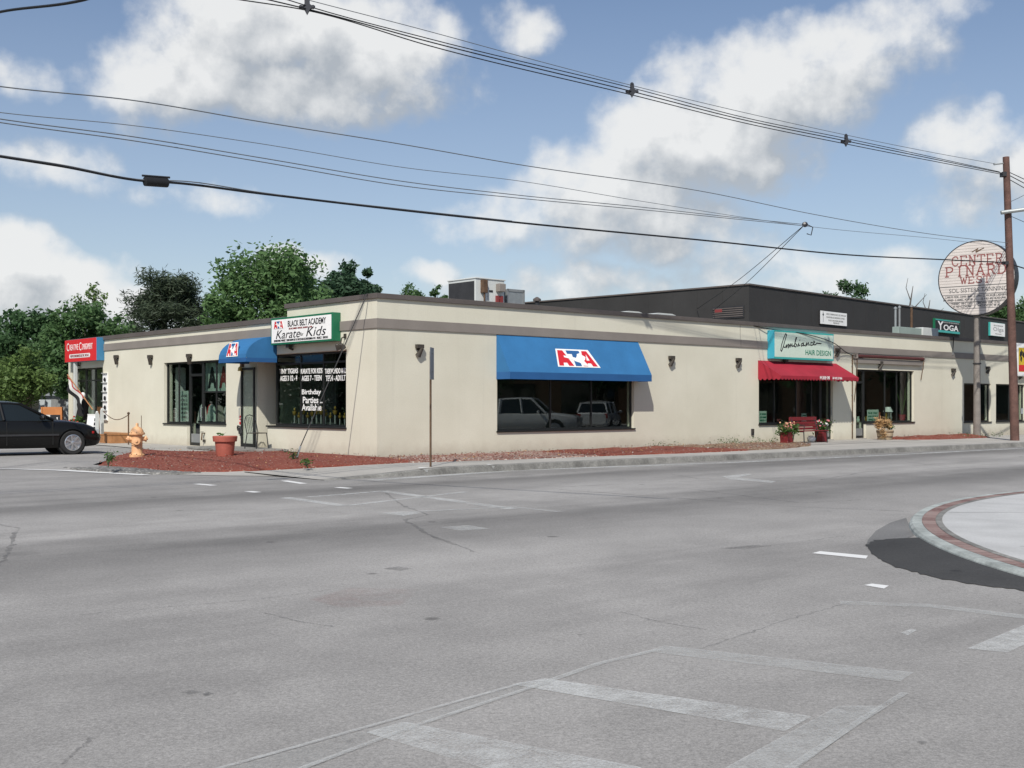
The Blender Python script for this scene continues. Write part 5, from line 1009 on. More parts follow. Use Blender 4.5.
def leaves(n, centers, spread, size, lift=.3, narrow=.45, droop=0.):
    """n leaf-shaped faces scattered round a set of centres; returns vertices as an array"""
    c = centers[rng.integers(0, len(centers), n)]+rng.normal(0, 1, (n, 3))*spread
    a = rng.normal(0, 1, (n, 3)); a[:, 2] = a[:, 2]*.6-droop; a /= np.linalg.norm(a, axis=1)[:, None]
    b = rng.normal(0, 1, (n, 3)); b[:, 2] += lift; b = np.cross(a, b); b /= np.linalg.norm(b, axis=1)[:, None]
    s = size*rng.uniform(.6, 1.35, (n, 1)); return np.stack([c-a*s, c+b*s*narrow-a*s*.1, c+a*s, c-b*s*narrow-a*s*.1], 1).reshape(-1, 3)
def leafmesh(name, V, mat, parent=None):
    n = len(V)//4; me = bpy.data.meshes.new(name); me.vertices.add(len(V)); me.vertices.foreach_set('co', V.astype(np.float32).ravel())
    me.loops.add(n*4); me.loops.foreach_set('vertex_index', np.arange(n*4, dtype=np.int32)); me.polygons.add(n); me.polygons.foreach_set('loop_start', np.arange(0, n*4, 4, dtype=np.int32)); me.polygons.foreach_set('loop_total', np.full(n, 4, np.int32))
    me.update(calc_edges=True); me.validate(); me.materials.append(MATS[mat]); o = bpy.data.objects.new(name, me); COL.objects.link(o); o.parent = parent; WM[o.name] = WM[parent.name] if parent else WORLD; return o

p = gnd(225, 457, .03); t = thing('flower_pot', 'large round terracotta flower pot standing empty on the red mulch', 'pot', M=Matrix.Translation((p.x, p.y, .06)))
mb = MB(); mb.lathe([(.2, -.04), (.215, .0), (.245, .30), (.25, .36), (.295, .365), (.31, .49), (.30, .505), (.265, .50), (.25, .42)], (0, 0, 0), 28); mb.build('pot', 'terracotta', t, smooth=True, angle=40)
mb = MB(); mb.lathe([(.245, .4), (.245, .43), (.1, .455)], (0, 0, 0), 16); mb.build('soil', 'soil', t); leafmesh('plant', leaves(14, np.array([[-.1, 0, .52], [-.14, .02, .5]]), .05, .06), 'leaf_plant', t)

t = thing('metal_chair', 'grey-black metal chair in front of the open glass door', 'chair', FL, (onplane(FL, 257, 444, .5)[0], -.5, .10), math.radians(100))
mb = MB(); mb.box(-.21, .21, -.2, .22, .43, .455); mb.build('seat', 'bracket_bronze', t, bevel=.012)
for sx in (-.2, .2):
    for sy, yb in ((-.19, -.24), (.2, .27)): mb = MB(); mb.tube([(sx*.95, sy, .44), (sx*1.1, yb, 0)], .014, 6); mb.build('leg', 'dark_metal', t)
mb = MB(); mb.tube([(-.2, .2, .43), (-.2, .3, .78), (-.13, .33, .92), (0, .335, .96), (.13, .33, .92), (.2, .3, .78), (.2, .2, .43)], .014, 6)
for x in (-.12, -.06, 0, .06, .12): mb.tube([(x, .22, .46), (x, .33, .9)], .007, 5)
mb.build('backrest', 'dark_metal', t, smooth=True)

# bench and its two flower boxes
bx0, _ = onplane(FR, 789, 435, .7); bx1, _ = onplane(FR, 816, 435, .7); bw = bx1-bx0
t = thing('park_bench', 'dark red slatted bench under the red awning', 'bench', FR, (bx0, -.78, .0))
for k, z in enumerate((.50, .60, .70, .82)): mb = MB(); mb.box(0, bw, -.03+.03*k, .0+.03*k, z-.04, z+(.045 if k < 3 else .09)); mb.build('back_slat', 'red_wood', t, bevel=.006)
for k in range(5): mb = MB(); mb.box(0, bw, -.46+.09*k, -.385+.09*k, .415, .44); mb.build('seat_slat', 'red_wood', t, bevel=.006)
for x in (.12, bw-.12):
    mb = MB(); mb.tube([(x, -.46, .0), (x, -.44, .40), (x, -.06, .40), (x, .10, .92)], .022, 6); mb.tube([(x, .02, 0), (x, -.06, .40)], .022, 6); mb.tube([(x, -.44, .4), (x, -.46, .62), (x, -.02, .64)], .02, 6); mb.build('side_frame', 'dark_metal', t, smooth=True)
for px, py, lab, s_ in ((786.4, 443.5, 'dark red flower box with peach and pink flowers at the left end of the bench', 0), (821, 441.5, 'dark red flower box with pink flowers at the right end of the bench', 1)):
    q, _ = onplane(FR, px, py, 1.12-.42*s_); t = thing('flower_box', lab, 'planter', FR, (q, -1.12+.42*s_, .01), group='flower boxes beside the bench'); w = .165
    mb = MB(); mb.lathe([(w*1.25, 0), (w*1.42, .40), (w*1.3, .40), (w*1.2, .36)], (0, 0, 0), 4, Matrix.Rotation(math.pi/4, 4, 'Z')); mb.build('box', 'red_wood', t, bevel=.008)
    mb = MB(); mb.box(-.16, .16, -.16, .16, .34, .38); mb.build('soil', 'soil', t)
    C_ = np.array([[random.uniform(-.3, .38), random.uniform(-.2, .2), random.uniform(.40, .66)] for _ in range(22)]); leafmesh('foliage', leaves(900, C_, .07, .045), 'leaf_plant', t)
    fl = MB()
    for _ in range(18): fl.ball((random.uniform(-.26, .3), random.uniform(-.22, .15), random.uniform(.5, .78)), random.uniform(.02, .045), 6, .2)
    fl.build('blossom', 'flower_peach' if s_ == 0 else 'flower_pink', t)
    fl = MB()
    for _ in range(12): fl.ball((random.uniform(-.28, .34), random.uniform(-.22, .15), random.uniform(.45, .75)), random.uniform(.02, .04), 6, .2)
    fl.build('blossom', 'flower_pink' if s_ == 0 else 'white_vinyl', t)
x, _ = onplane(FR, 811, 441, .8); t = tag(MB().ball((0, 0, .12), (.2, .14, .13), 10, .15).build('white_bag', 'white_plastic', None, FR @ Matrix.Translation((x, -.8, 0)), smooth=True), 'small white bag on the ground under the bench end', 'bag')
# barrel planter
x, _ = onplane(FR, 885, 440, .95); t = thing('barrel_planter', 'half-barrel planter with dry straw-coloured plants by the gift shop door', 'planter', FR, (x, -.95, .0)); mb = MB(); mb.lathe([(.25, 0), (.29, .15), (.32, .36), (.31, .38), (.28, .37), (.27, .3)], (0, 0, 0), 20); mb.build('barrel', 'barrel_wood', t, smooth=True, angle=50)
mb = MB(); mb.lathe([(.283, .1), (.288, .14)], (0, 0, 0), 20); mb.lathe([(.315, .28), (.322, .33)], (0, 0, 0), 20); mb.build('hoop', 'rust_metal', t); mb = MB(); mb.lathe([(.28, .3), (.28, .33)], (0, 0, 0), 16); mb.build('soil', 'soil', t)
C_ = np.array([[random.uniform(-.32, .3), random.uniform(-.2, .2), random.uniform(.5, .82)] for _ in range(20)]+[[-.36, -.15, .2], [-.4, -.1, .35]]); leafmesh('dry_foliage', leaves(620, C_, .06, .09, .3, .18), 'straw', t); leafmesh('foliage', leaves(90, np.array([[.18, -.1, .5], [.25, 0, .48]]), .06, .06), 'leaf_plant', t)
# street sign seen from its edge
p = gnd(430.5, 466.4, 0); t = thing('sign_post', 'thin rusty sign post with its plate seen edge-on, on the sidewalk by the corner', 'sign post', M=Matrix.Translation((p.x, p.y, 0)) @ Matrix.Rotation(math.radians(83), 4, 'Z')); zt = EYE+(403-347)/F*p.y
mb = MB(); mb.prism([(-.03, -.02), (.03, -.02), (.03, 0), (.012, 0), (.012, .02), (-.012, .02), (-.012, 0), (-.03, 0)], Fr((0, 0, -.1), (1, 0, 0), (0, 1, 0)), 0, zt); mb.build('post', 'rust_metal', t)
mb = MB(); mb.box(-.22, .22, -.036, -.028, zt-.72, zt-.01); mb.build('plate', 'grey_metal', t, bevel=.003); mb = MB(); mb.ball((0, -.03, zt-.15), .018, 6); mb.ball((0, -.03, zt-.55), .018, 6); mb.build('bolt', 'rust_metal', t)
# two scraps of white paper / paint blocks on the kerb
for (x0, y0, x1, y1, lab) in ((452, 469.5, 468, 472, 'white paint-splashed patch on the kerb near the bare post'), (523, 466, 536, 468.5, 'white paint-splashed patch on the kerb below the blue awning')):
    pass
# weeds
for px, py, n, h, lab in ((108, 464.5, 40, .26, 'scraggly weed at the left tip of the mulch bed'), (293, 460, 30, .18, 'small green weed at the foot of the guy wire'), (306, 465, 30, .08, 'low green weed tuft in the mulch right of the guy wire')):
    p = gnd(px, py, .05); t = thing('weed_plant', lab, 'weed', M=Matrix.Translation((p.x, p.y, .05))); mb = MB(); C_ = []
    for _ in range(9): q = Vector((random.uniform(-.3, .3)*h*1.6, random.uniform(-.2, .2), h*random.uniform(.5, 1.1))); mb.tube([(0, 0, -.05), q*.6+Vector((0, 0, .03)), q], .006, 4); C_ += [q, q*.75, q*.5]
    mb.build('stem', 'dead_twig', t); leafmesh('foliage', leaves(n*3, np.array([c[:] for c in C_]), .05, .035), 'leaf_plant', t)
gt = np.array([(loc3(random.uniform(13.2, 17.0), random.uniform(-.75, -.1), random.uniform(.04, .12)))[:] for _ in range(60)]+[(loc3(random.uniform(26, 30.5), random.uniform(-2.3, -1.4), random.uniform(.02, .12)))[:] for _ in range(40)]+[(loc3(random.uniform(10, 12), random.uniform(-.4, -.05), random.uniform(.02, .1)))[:] for _ in range(14)])
o = leafmesh('weeds', leaves(900, gt, .08, .035, .3, .3), 'leaf_plant'); tag(o, 'low green weeds growing along the foot of the street wall', 'weeds', kind='stuff')

# ------------------------------------------------------------------ consignment shop front (far left)
def fl(px, py, d): x, z = onplane(FL, px, py, d); return x, z
t = thing('timber_ramp', 'low brown timber landing against the wall below the chain', 'ramp', FL, (-17.4, 0, 0)); mb = MB(); mb.box(0, 3.2, -1.05, -.02, .30, .34)
for k in range(7): mb.box(0, 3.2, -1.052+.146*k, -1.04+.146*k+.11, .342, .352)
mb.build('deck', 'deck_wood', t); mb = MB(); mb.box(.02, 3.18, -1.03, -.99, .0, .298); mb.box(.02, .06, -.985, -.03, 0, .298); mb.box(3.14, 3.18, -.985, -.03, 0, .298); mb.build('skirt', 'deck_wood', t)
cp = None
for k, (px, y0, y1, d, lab) in enumerate(((97, 445, 413, 1.5, 'white rail post left of the timber ramp, nearest the car'), (102, 441, 410, 1.2, 'white rail post at the left corner of the timber ramp'), (128.5, 438, 414, 1.05, 'thin dark stanchion at the right end of the ramp chain'))):
    x, z1 = fl(px, y1, d); zb = 0 if k == 0 else .34; t = thing('rail_post', lab, 'post', FL, (x, -d, 0), group='rail posts at the timber ramp'); mb = MB(); mb.box(-.045, .045, -.045, .045, zb, z1) if k < 2 else mb.tube([(0, 0, .0), (0, 0, z1)], .025, 6); mb.build('post', 'white_metal' if k < 2 else 'rust_metal', t); mb = MB(); mb.ball((0, 0, z1+.02), .05, 8); mb.build('cap', 'white_metal' if k < 2 else 'rust_metal', t); cp = (x, z1)
x0, z0 = fl(103, 414, 1.2); mb = MB(); mb.tube([(x0+(cp[0]-x0)*k/12, -1.2+.15*k/12, .34+.78+(cp[1]-1.15)*k/12-.22*math.sin(math.pi*k/12)) for k in range(13)], .014, 5); tag(mb.build('barrier_chain', 'rust_metal', None, FL, smooth=True), 'sagging chain between the ramp posts', 'chain')
x, z = fl(67.5, 376, 1.0); t = thing('shop_flag', 'drooping red, white and black flag on a slanted pole by the far shop door', 'flag', FL, (x, -1.0, 0)); x2, z2 = fl(83, 400, .7)
mb = MB(); mb.tube([(0, 0, z+.05), (x2-x+.4, .5, z2-.35)], .02, 6); mb.build('pole', 'deck_wood', t)
for nm, m_, a0, a1 in (('red_stripe', 'flag_red', 0, .16), ('white_field', 'flag_white', .16, .55), ('black_field', 'black_cloth', .55, 1.0)):
    mb = MB(); n = 10
    for i in range(n):
        for j in range(4):
            def P_(i, j): u = i/n; v = a0+(a1-a0)*j/4; return (.05+(x2-x)*u+.05*v, -.03+.3*u+.06*math.sin(u*9+v*4), z-.02+(z2-z)*u*.85-v*.5)
            mb.face([P_(i, j), P_(i+1, j), P_(i+1, j+1), P_(i, j+1)])
    mb.build(nm, m_, t, smooth=True)
x, _ = fl(83, 420, .5); t = thing('mannequin', 'shop mannequin in a long black coat in front of the far shop window', 'mannequin', FL, (x, -.5, .0)); mb = MB(); mb.lathe([(.24, .55), (.23, .9), (.18, 1.1), (.22, 1.35), (.19, 1.48), (.08, 1.55)], (0, 0, 0), 14); mb.tube([(-.18, 0, 1.42), (-.3, -.05, 1.1), (-.24, -.14, .85)], [.07, .06, .05], 8); mb.tube([(.18, 0, 1.42), (.3, -.05, 1.1), (.24, -.14, .85)], [.07, .06, .05], 8); mb.build('coat', 'black_cloth', t, smooth=True)
mb = MB(); mb.ball((0, 0, 1.68), (.085, .095, .12), 12); mb.tube([(0, 0, 1.5), (0, 0, 1.6)], .045, 8); mb.build('head', 'white_plastic', t, smooth=True); mb = MB(); mb.tube([(0, 0, 0), (0, 0, .6)], .025, 6); mb.lathe([(.2, 0), (.2, .02), (.03, .04)], (0, 0, 0), 14); mb.build('stand', 'galvanised', t)
x, _ = fl(90.5, 425, 1.0); t = thing('sandwich_board', 'white sandwich board with black bars beside the far shop door', 'board', FL, (x, -1.0, .0), .3); T = Matrix.Rotation(math.radians(-8), 4, 'X'); mb = MB(); mb.box(-.3, .3, -.012, .012, .08, .98, T); mb.box(-.3, .3, .25, .274, .08, .98, Matrix.Rotation(math.radians(8), 4, 'X')); mb.build('panel', 'white_plastic', t); mb = MB()
for k in range(5): mb.box(.08, .2, -.018, -.013, .16+.15*k, .27+.15*k, T)
mb.build('black_bar', 'ink', t)
x, _ = fl(66, 430, 1.2); t = thing('garden_chair', 'white plastic garden chair beside the far shop door', 'chair', FL, (x, -1.2, 0), math.radians(160)); mb = MB(); mb.box(-.23, .23, -.22, .22, .40, .43); mb.build('seat', 'white_plastic', t, bevel=.01)
for sx in (-.2, .2):
    for sy in (-.2, .2): mb = MB(); mb.tube([(sx, sy, .4), (sx*1.15, sy*1.2, 0)], .022, 6); mb.build('leg', 'white_plastic', t)
mb = MB()
for k in range(5): mb.tube([(-.2+.1*k, .21, .42), (-.2+.1*k, .3, .86)], .018, 5)
mb.tube([(-.23, .3, .86), (.23, .3, .86)], .025, 6); mb.tube([(-.25, .22, .62), (-.25, -.2, .62), (-.23, -.22, .4)], .02, 6); mb.tube([(.25, .22, .62), (.25, -.2, .62), (.23, -.22, .4)], .02, 6); mb.build('backrest', 'white_plastic', t)
p = at(52, 440, 44); t = thing('wooden_board', 'orange-brown wooden display board behind the black car', 'board', M=Matrix.Translation((p.x, p.y, 0)) @ Matrix.Rotation(-.1, 4, 'Z')); mb = MB(); mb.box(-.42, .42, -.03, .03, .95, 1.25); mb.box(-.42, -.36, -.05, .05, 0, 1.25); mb.box(.36, .42, -.05, .05, 0, 1.25); mb.build('frame', 'orange_wood', t); mb = MB(); mb.box(-.40, -.06, -.036, -.031, .55, .94); mb.build('poster', 'flag_white', t); mb = MB(); mb.box(-.05, .355, -.036, -.031, .5, .94); mb.build('dark_panel', 'ink', t)
x, _ = fl(76, 440, .9); t = thing('potted_shrub', 'potted shrub with red flowers left of the far shop door', 'plant', FL, (x-.2, -.9, 0)); mb = MB(); mb.lathe([(.17, 0), (.23, .35), (.2, .34)], (0, 0, 0), 14); mb.build('pot', 'terracotta', t, smooth=True); leafmesh('foliage', leaves(300, np.array([[random.uniform(-.25, .25), random.uniform(-.2, .2), random.uniform(.4, .8)] for _ in range(12)]), .07, .06), 'leaf_plant', t); mb = MB()
for _ in range(14): mb.ball((random.uniform(-.25, .25), random.uniform(-.25, .1), random.uniform(.5, .9)), .04, 6)
mb.build('blossom', 'red_cap', t)
x, _ = fl(72.5, 430, .35); t = thing('porch_post', 'slim white post carrying the left end of the red sign', 'post', FL, (x-.1, -.2, 0)); mb = MB(); mb.box(-.06, .06, -.06, .06, 0.02, 2.96); mb.build('post', 'white_metal', t, bevel=.01); mb = MB(); mb.box(-.09, .09, -.09, .09, .0, .12); mb.build('base', 'concrete', t)
xa, _ = fl(103.2, 400, .02); xb, _ = fl(107.8, 400, .02); t = thing('shelf_display', 'tall narrow white shelf of small dark items beside the far shop window', 'shelf', FL, (xa, 0, 0)); w = xb-xa
mb = MB(); mb.box(0, w, -.04, -.003, .75, 2.5); mb.build('back_panel', 'white_vinyl', t)
for k in range(6): MB().box(0, w, -.1, -.041, .78+.34*k, .80+.34*k).build('shelf', 'white_metal', t)
for k in range(5): MB().ball((w*.6, -.07, .9+.34*k), (w*.22, .025, .08), 8, .2).build('item', 'ink', t)

# ------------------------------------------------------------------ things behind the shop windows
tr0 = None
for k in range(13):
    x = -4.7+k*.235; Mx = FL @ Matrix.Translation((x, .42, .76))
    lab = ('small trophy on the recessed window sill, leftmost' if k == 0 else 'small trophy on the recessed window sill nearest the corner') if k in (0, 12) else 'small gold and silver trophy in the row on the recessed window sill'
    if tr0 is None:
        tr0 = thing('trophy', lab, 'trophy', M=Mx, group='trophies on the window sill'); mb = MB(); mb.box(-.04, .04, -.04, .04, 0, .06); mb.build('base', 'ink', tr0); mb = MB(); mb.tube([(0, 0, .06), (0, 0, .28)], .022, 6); mb.build('column', 'silver_thing', tr0); mb = MB(); mb.lathe([(.02, .28), (.06, .33), (.065, .40), (.05, .40)], (0, 0, 0), 10); mb.ball((0, 0, .46), (.03, .03, .05), 6); mb.build('cup', 'gold_thing', tr0, smooth=True)
    else: dup(tr0, Mx @ Matrix.Scale(random.choice((.75, .95, 1.1)), 4), lab, 'trophies on the window sill')
x, z = onplane(FL, 178, 400, -.5); t = thing('display_shelf', 'tall white shelving rack inside the side shop window', 'shelf', FL, (-12.98, .42, 0)); mb = MB()
for s_ in (0, .62): mb.box(s_, s_+.03, 0, .35, .03, 2.6)
mb.build('upright', 'white_plastic', t); mb = MB()
for k in range(8): mb.box(.031, .619, 0, .35, .3+.3*k, .325+.3*k)
mb.build('shelf', 'white_plastic', t); mb = MB()
for k in range(7):
    for j in range(4): mb.box(.06+.14*j, .06+.14*j+random.uniform(.06, .11), .05, .2, .326+.3*k, .326+.3*k+random.uniform(.08, .2))
mb.build('goods', 'trim_grey', t)
t = thing('poster', 'pale printed poster standing in the side shop window, right pane', 'poster', FL, (-11.72, .3, .80)); mb = MB(); mb.box(0, .55, 0, .015, 0, 1.0); mb.build('sheet', 'pale_banner', t); mb = MB()
for k in range(6): mb.scribble(front(0, -.002, 0), .05, .5, .1+.14*k, .07, .012)
mb.build('printed_line', 'ink_soft', t)
for k, (x, y, c, lab) in enumerate(((-10.95, .7, 'flag_white', 'white martial arts suit hanging behind the side shop door'), (-10.55, .8, 'logo_red', 'red martial arts suit hanging behind the side shop door'), (-10.2, .65, 'pale_banner', 'pale green suit hanging behind the side shop door handle'), (-9.75, .7, 'trim_grey', 'grey suit hanging low in the side shop window under the letter banners'), (-9.3, .75, 'flag_white', 'white suit hanging low in the side shop window under the letter banners'), (-8.9, .65, 'maroon_ink', 'dark red suit hanging low in the side shop window beside the entrance awning'))):
    t = thing('hanging_suit', lab, 'clothing', FL, (x, y, .38), group='suits behind the side shop glass'); mb = MB(); mb.lathe([(.15, 0), (.14, .4), (.17, .75), (.15, .92), (.05, .98)], (0, 0, 0), 10, Matrix.Scale(.5, 4, (0, 1, 0))); mb.build('jacket', c, t, smooth=True)
    for sg in (-1, 1): mb = MB(); mb.tube([(sg*.13, 0, .88), (sg*.24, 0, .55), (sg*.25, -.03, .35)], [.05, .055, .06], 7); mb.build('sleeve', c, t, smooth=True)
    mb = MB(); mb.box(-.155, .155, -.09, .09, .38, .43); mb.build('belt', 'ink', t); mb = MB(); mb.tube([(0, 0, .97), (0, 0, 1.2), (.03, 0, 1.24)], .01, 5); mb.build('hanger', 'dark_metal', t)
for px, py, d, lab, w, h in ((763, 417, -.22, 'small pale notice in the lower left corner of the salon window', .42, .42), (804, 417.5, -.22, 'small pale notice in the middle of the salon window above the bench', .32, .3), (873, 416, -.22, 'pale turquoise poster low in the gift shop window', .82, .5)):
    x, z = onplane(FR, px, py, d); t = thing('window_notice', lab, 'notice', FR, (x, -d, z)); mb = MB(); mb.box(-w/2, w/2, 0, .012, -h/2, h/2); mb.build('sheet', 'pale_sign', t); mb = MB()
    for k in range(3): mb.scribble(front(0, -.002, 0), -w*.42, w*.42, -h*.35+h*.26*k, h*.13, .012)
    mb.build('printed_line', 'green_ink', t)
x, z = onplane(FR, 902, 418, -.5); t = thing('houseplant', 'tall leafy houseplant in a red pot inside the gift shop window', 'plant', FR, (x, .5, .68)); mb = MB(); mb.lathe([(.1, 0), (.15, .24), (.13, .23)], (0, 0, 0), 12); mb.build('pot', 'red_canvas', t, smooth=True); mb = MB()
for k in range(7): a = k*.9; mb.tube([(0, 0, .2), (.12*math.cos(a), .1*math.sin(a), .8), (.3*math.cos(a), .2*math.sin(a), 1.15+.1*(k % 3))], .018, 4)
mb.build('frond', 'leaf_plant', t)
x, z = onplane(FR, 888, 410, -.6); t = thing('table_lamp', 'small white table lamp inside the gift shop window', 'lamp', FR, (x, .6, .66)); mb = MB(); mb.lathe([(.1, 0), (.1, .03), (.03, .06), (.03, .4)], (0, 0, 0), 10); mb.build('base', 'silver_thing', t); mb = MB(); mb.lathe([(.2, .38), (.1, .58), (.09, .58)], (0, 0, 0), 12); mb.build('lamp_shade', 'white_plastic', t, smooth=True)
t = thing('display_table', 'display table crowded with small goods inside the gift shop window', 'table', FR, (23.2, .45, 0)); mb = MB(); mb.box(0, 3.2, 0, .7, .60, .66); mb.build('tabletop', 'grey_wood', t)
for x in (.06, 3.08):
    for y in (.06, .58): mb = MB(); mb.box(x, x+.06, y, y+.06, .03, .60); mb.build('leg', 'grey_wood', t)
for k in range(16):
    x = 23.3+k*.185; h = random.uniform(.12, .38); o = MB().lathe([(.05, 0), (.07, h*.4), (.04, h*.75), (.055, h)], (0, 0, 0), 8).build('ornament', random.choice(('silver_thing', 'pale_sign', 'white_plastic', 'terracotta', 'gold_thing')), None, FR @ Matrix.Translation((x, .62+random.uniform(-.1, .15), .66)), smooth=True)
    tag(o, 'small ornament in the row on the gift shop display table', 'ornament', 'ornaments on the gift shop table')

# ------------------------------------------------------------------ trees
def make_tree(name, label, X, Y, top, rx, zlow, leaf, n, kind='round', size=.2, seed=0, nl=16, trunk=.16, group=None, bark='bark'):
    r = random.Random(seed); t = thing(name, label, 'tree', M=Matrix.Translation((X, Y, -.3)), group=group); top += .3; zlow += .3; zc = (top+zlow)/2; rz = (top-zlow)/2
    lobes = []
    for k in range(nl):
        a = r.uniform(0, 6.283); u = r.uniform(-1, 1); q = r.uniform(.45, .80)
        if kind == 'pine': f = (u+1)/2; q = (1-.55*f)*r.uniform(.3, .75); q = (1-.7*f)*r.uniform(.35, .9); lobes.append((Vector((math.cos(a)*rx*q, math.sin(a)*rx*q, zlow+(top-zlow)*(f*.96))), rx*r.uniform(.20, .36)*(1-.4*f), .3))
        else:
            s = math.sqrt(1-u*u*.8); lobes.append((Vector((math.cos(a)*rx*q*s, math.sin(a)*rx*q*s, zc+u*rz*.72)), rx*r.uniform(.26, .46), .8))
    lobes.append((Vector((r.uniform(-.1, .1)*rx, 0, top-rx*.22)), rx*.24, .9))
    mb = MB(); th = zlow+rz*.5; mb.tube([(0, 0, 0), (.06, 0, th*.5), (0, .05, th), (0, 0, top*.85)], [trunk, trunk*.8, trunk*.6, trunk*.12], 9)
    for c, lr, fz in lobes[:12]:
        s = Vector((0, 0, min(th, c.z*.75)*r.uniform(.6, 1))); m = s.lerp(c, .5)+Vector((0, 0, -.1)); mb.tube([s, m, c], [trunk*.38, trunk*.24, trunk*.07], 5)
    mb.build('trunk', bark, t, smooth=True)
    cs = []
    for c, lr, fz in lobes:
        m = max(8, int(26*(lr/(rx*.36))**2)); d = rng.normal(0, 1, (m, 3)); d /= np.linalg.norm(d, axis=1)[:, None]; d *= (lr*rng.uniform(.5, 1.12, (m, 1))); d[:, 2] *= fz; cs.append(d+np.array(c[:]))
    C_ = np.concatenate(cs); keep = rng.random(len(C_)) < .86; C_ = C_[keep]
    V = leaves(n, C_, rx*.075 if kind != 'pine' else rx*.06, size, .5, .5 if kind != 'pine' else .16, .15 if kind != 'pine' else -.2); leafmesh('crown', V, leaf, t); return t
def tree_px(px, top, wpx, Y, bottom, **k):
    X = (px-512)/F*Y; zt = EYE+(403-top)/F*Y; zl = max(.8, EYE+(403-bottom)/F*Y); return make_tree(X=X, Y=Y, top=zt, rx=wpx/2/F*Y, zlow=zl, **k)
G2 = 'trees behind the shops on the left'
tree_px(268, 254, 128, 56, 372, name='maple_tree', label='bright green maple rising behind the karate sign', leaf='leaf_maple', n=17000, size=.125, seed=3, nl=30, group=G2)
tree_px(300, 268, 70, 57.5, 360, name='maple_tree', label='bright green maple top just left of the high parapet', leaf='leaf_maple', n=8000, size=.125, seed=8, nl=15, group=G2)
tree_px(228, 282, 52, 54, 370, name='maple_tree', label='lower left bough of bright green maple next to the dark pine', leaf='leaf_maple', n=6500, size=.125, seed=18, nl=12, group=G2)
tree_px(165, 276, 142, 60, 372, name='pine_tree', label='broad dark pine standing left of the bright maple', leaf='leaf_pine', n=26000, kind='pine', size=.17, seed=5, nl=62, group=G2)
tree_px(348, 262, 56, 70, 345, name='broadleaf_tree', label='blue-green tree peeping over the parapet right of the maple', leaf='leaf_blue', n=7500, size=.16, seed=6, nl=14, group=G2)
tree_px(368, 270, 30, 71, 340, name='broadleaf_tree', label='narrow blue-green tree tip nearest the high parapet corner', leaf='leaf_blue', n=3200, size=.15, seed=26, nl=6, group=G2)
tree_px(85, 302, 92, 52, 400, name='broadleaf_tree', label='mid green tree directly behind the red consignment sign', leaf='leaf_mid', n=16000, size=.11, seed=9, nl=28, group=G2)
tree_px(28, 308, 84, 55, 402, name='broadleaf_tree', label='dark green tree at the left edge behind the black car', leaf='leaf_dark', n=15000, size=.12, seed=12, nl=28, group=G2)
tree_px(-50, 300, 110, 56, 405, name='broadleaf_tree', label='dark green tree outside the left edge of the picture', leaf='leaf_dark', n=6000, size=.18, seed=13, nl=20, group=G2)
tree_px(118, 318, 60, 58, 400, name='broadleaf_tree', label='mid green tree filling the gap between red sign and pine', leaf='leaf_mid', n=9000, size=.12, seed=14, nl=18, group=G2)
tree_px(92, 282, 46, 64, 380, name='sparse_tree', label='thin wispy pale tree top above the red consignment sign', leaf='leaf_light', n=1500, size=.10, seed=15, nl=16, trunk=.1, group=G2, bark='dead_twig')
tree_px(18, 348, 76, 45, 408, name='broadleaf_tree', label='small bright yellow-green tree over the roof of the black car', leaf='leaf_light', n=8000, size=.09, seed=16, nl=16, trunk=.09, group=G2)
tree_px(410, 284, 44, 88, 330, name='broadleaf_tree', label='small distant tree top above the parapet left of the air conditioner', leaf='leaf_mid', n=5200, size=.11, seed=21, nl=12)
tree_px(438, 284, 20, 92, 330, name='broadleaf_tree', label='tiny distant tree top touching the left side of the air conditioner', leaf='leaf_mid', n=2600, size=.11, seed=22, nl=8)
tree_px(847, 281, 52, 96, 340, name='broadleaf_tree', label='round tree top showing over the charcoal roofline', leaf='leaf_dark', n=9000, size=.13, seed=23, nl=12)
tree_px(1000, 297, 60, 98, 350, name='broadleaf_tree', label='tree behind the charcoal building between round sign and utility pole', leaf='leaf_mid', n=9000, size=.13, seed=24, nl=12)
tree_px(1040, 296, 60, 96, 350, name='broadleaf_tree', label='tree behind the charcoal building right of the utility pole', leaf='leaf_mid', n=9000, size=.13, seed=25, nl=12)
for px, top, lab in ((908, 286, 'bare forked twig of a dead tree over the charcoal roof above the vent pipes'), (925, 300, 'short bare branch leaning right over the charcoal roof by the yoga sign')):
    X = (px-512)/F*80; z = EYE+(403-top)/F*80; t = thing('bare_tree', lab, 'tree', M=Matrix.Translation((X, 80, -.3))); mb = MB(); mb.tube([(-.3, 0, 0), (-.2, 0, z*.7), (.15, 0, z*.9), (.35, 0, z+.3)], [.14, .1, .06, .02], 6); mb.build('trunk', 'dead_twig', t); mb = MB(); mb.tube([(-.05, 0, z*.82), (.5, 0, z*.88), (1.3, 0, z*.97)], [.05, .04, .015], 5); mb.tube([(.2, 0, z*.92), (-.1, .1, z*1.02), (.0, 0, z*1.09)], [.04, .025, .012], 5); mb.build('branch', 'dead_twig', t)
src = bpy.data.objects['broadleaf_tree.003']
for k in range(8): dup(src, Matrix.Translation((44+2*(k % 3), 4+7.2*k, -.3)) @ Matrix.Rotation(k*1.3, 4, 'Z') @ Matrix.Scale(1.6, 4), 'unseen dark tree added across the street to darken the window reflections', 'unseen trees added across the street')  # unseen row, added so the street windows reflect something dark
for k in range(9): dup(src, Matrix.Translation((-37-2.0*k, 32+4.6*k, -1.2)) @ Matrix.Rotation(k*1.7, 4, 'Z') @ Matrix.Scale(1.9, 4), 'unseen dark tree added beside the parking lot to darken the side window reflections', 'unseen trees added beside the parking lot')  # more unseen trees, added as a dark backdrop for the side windows
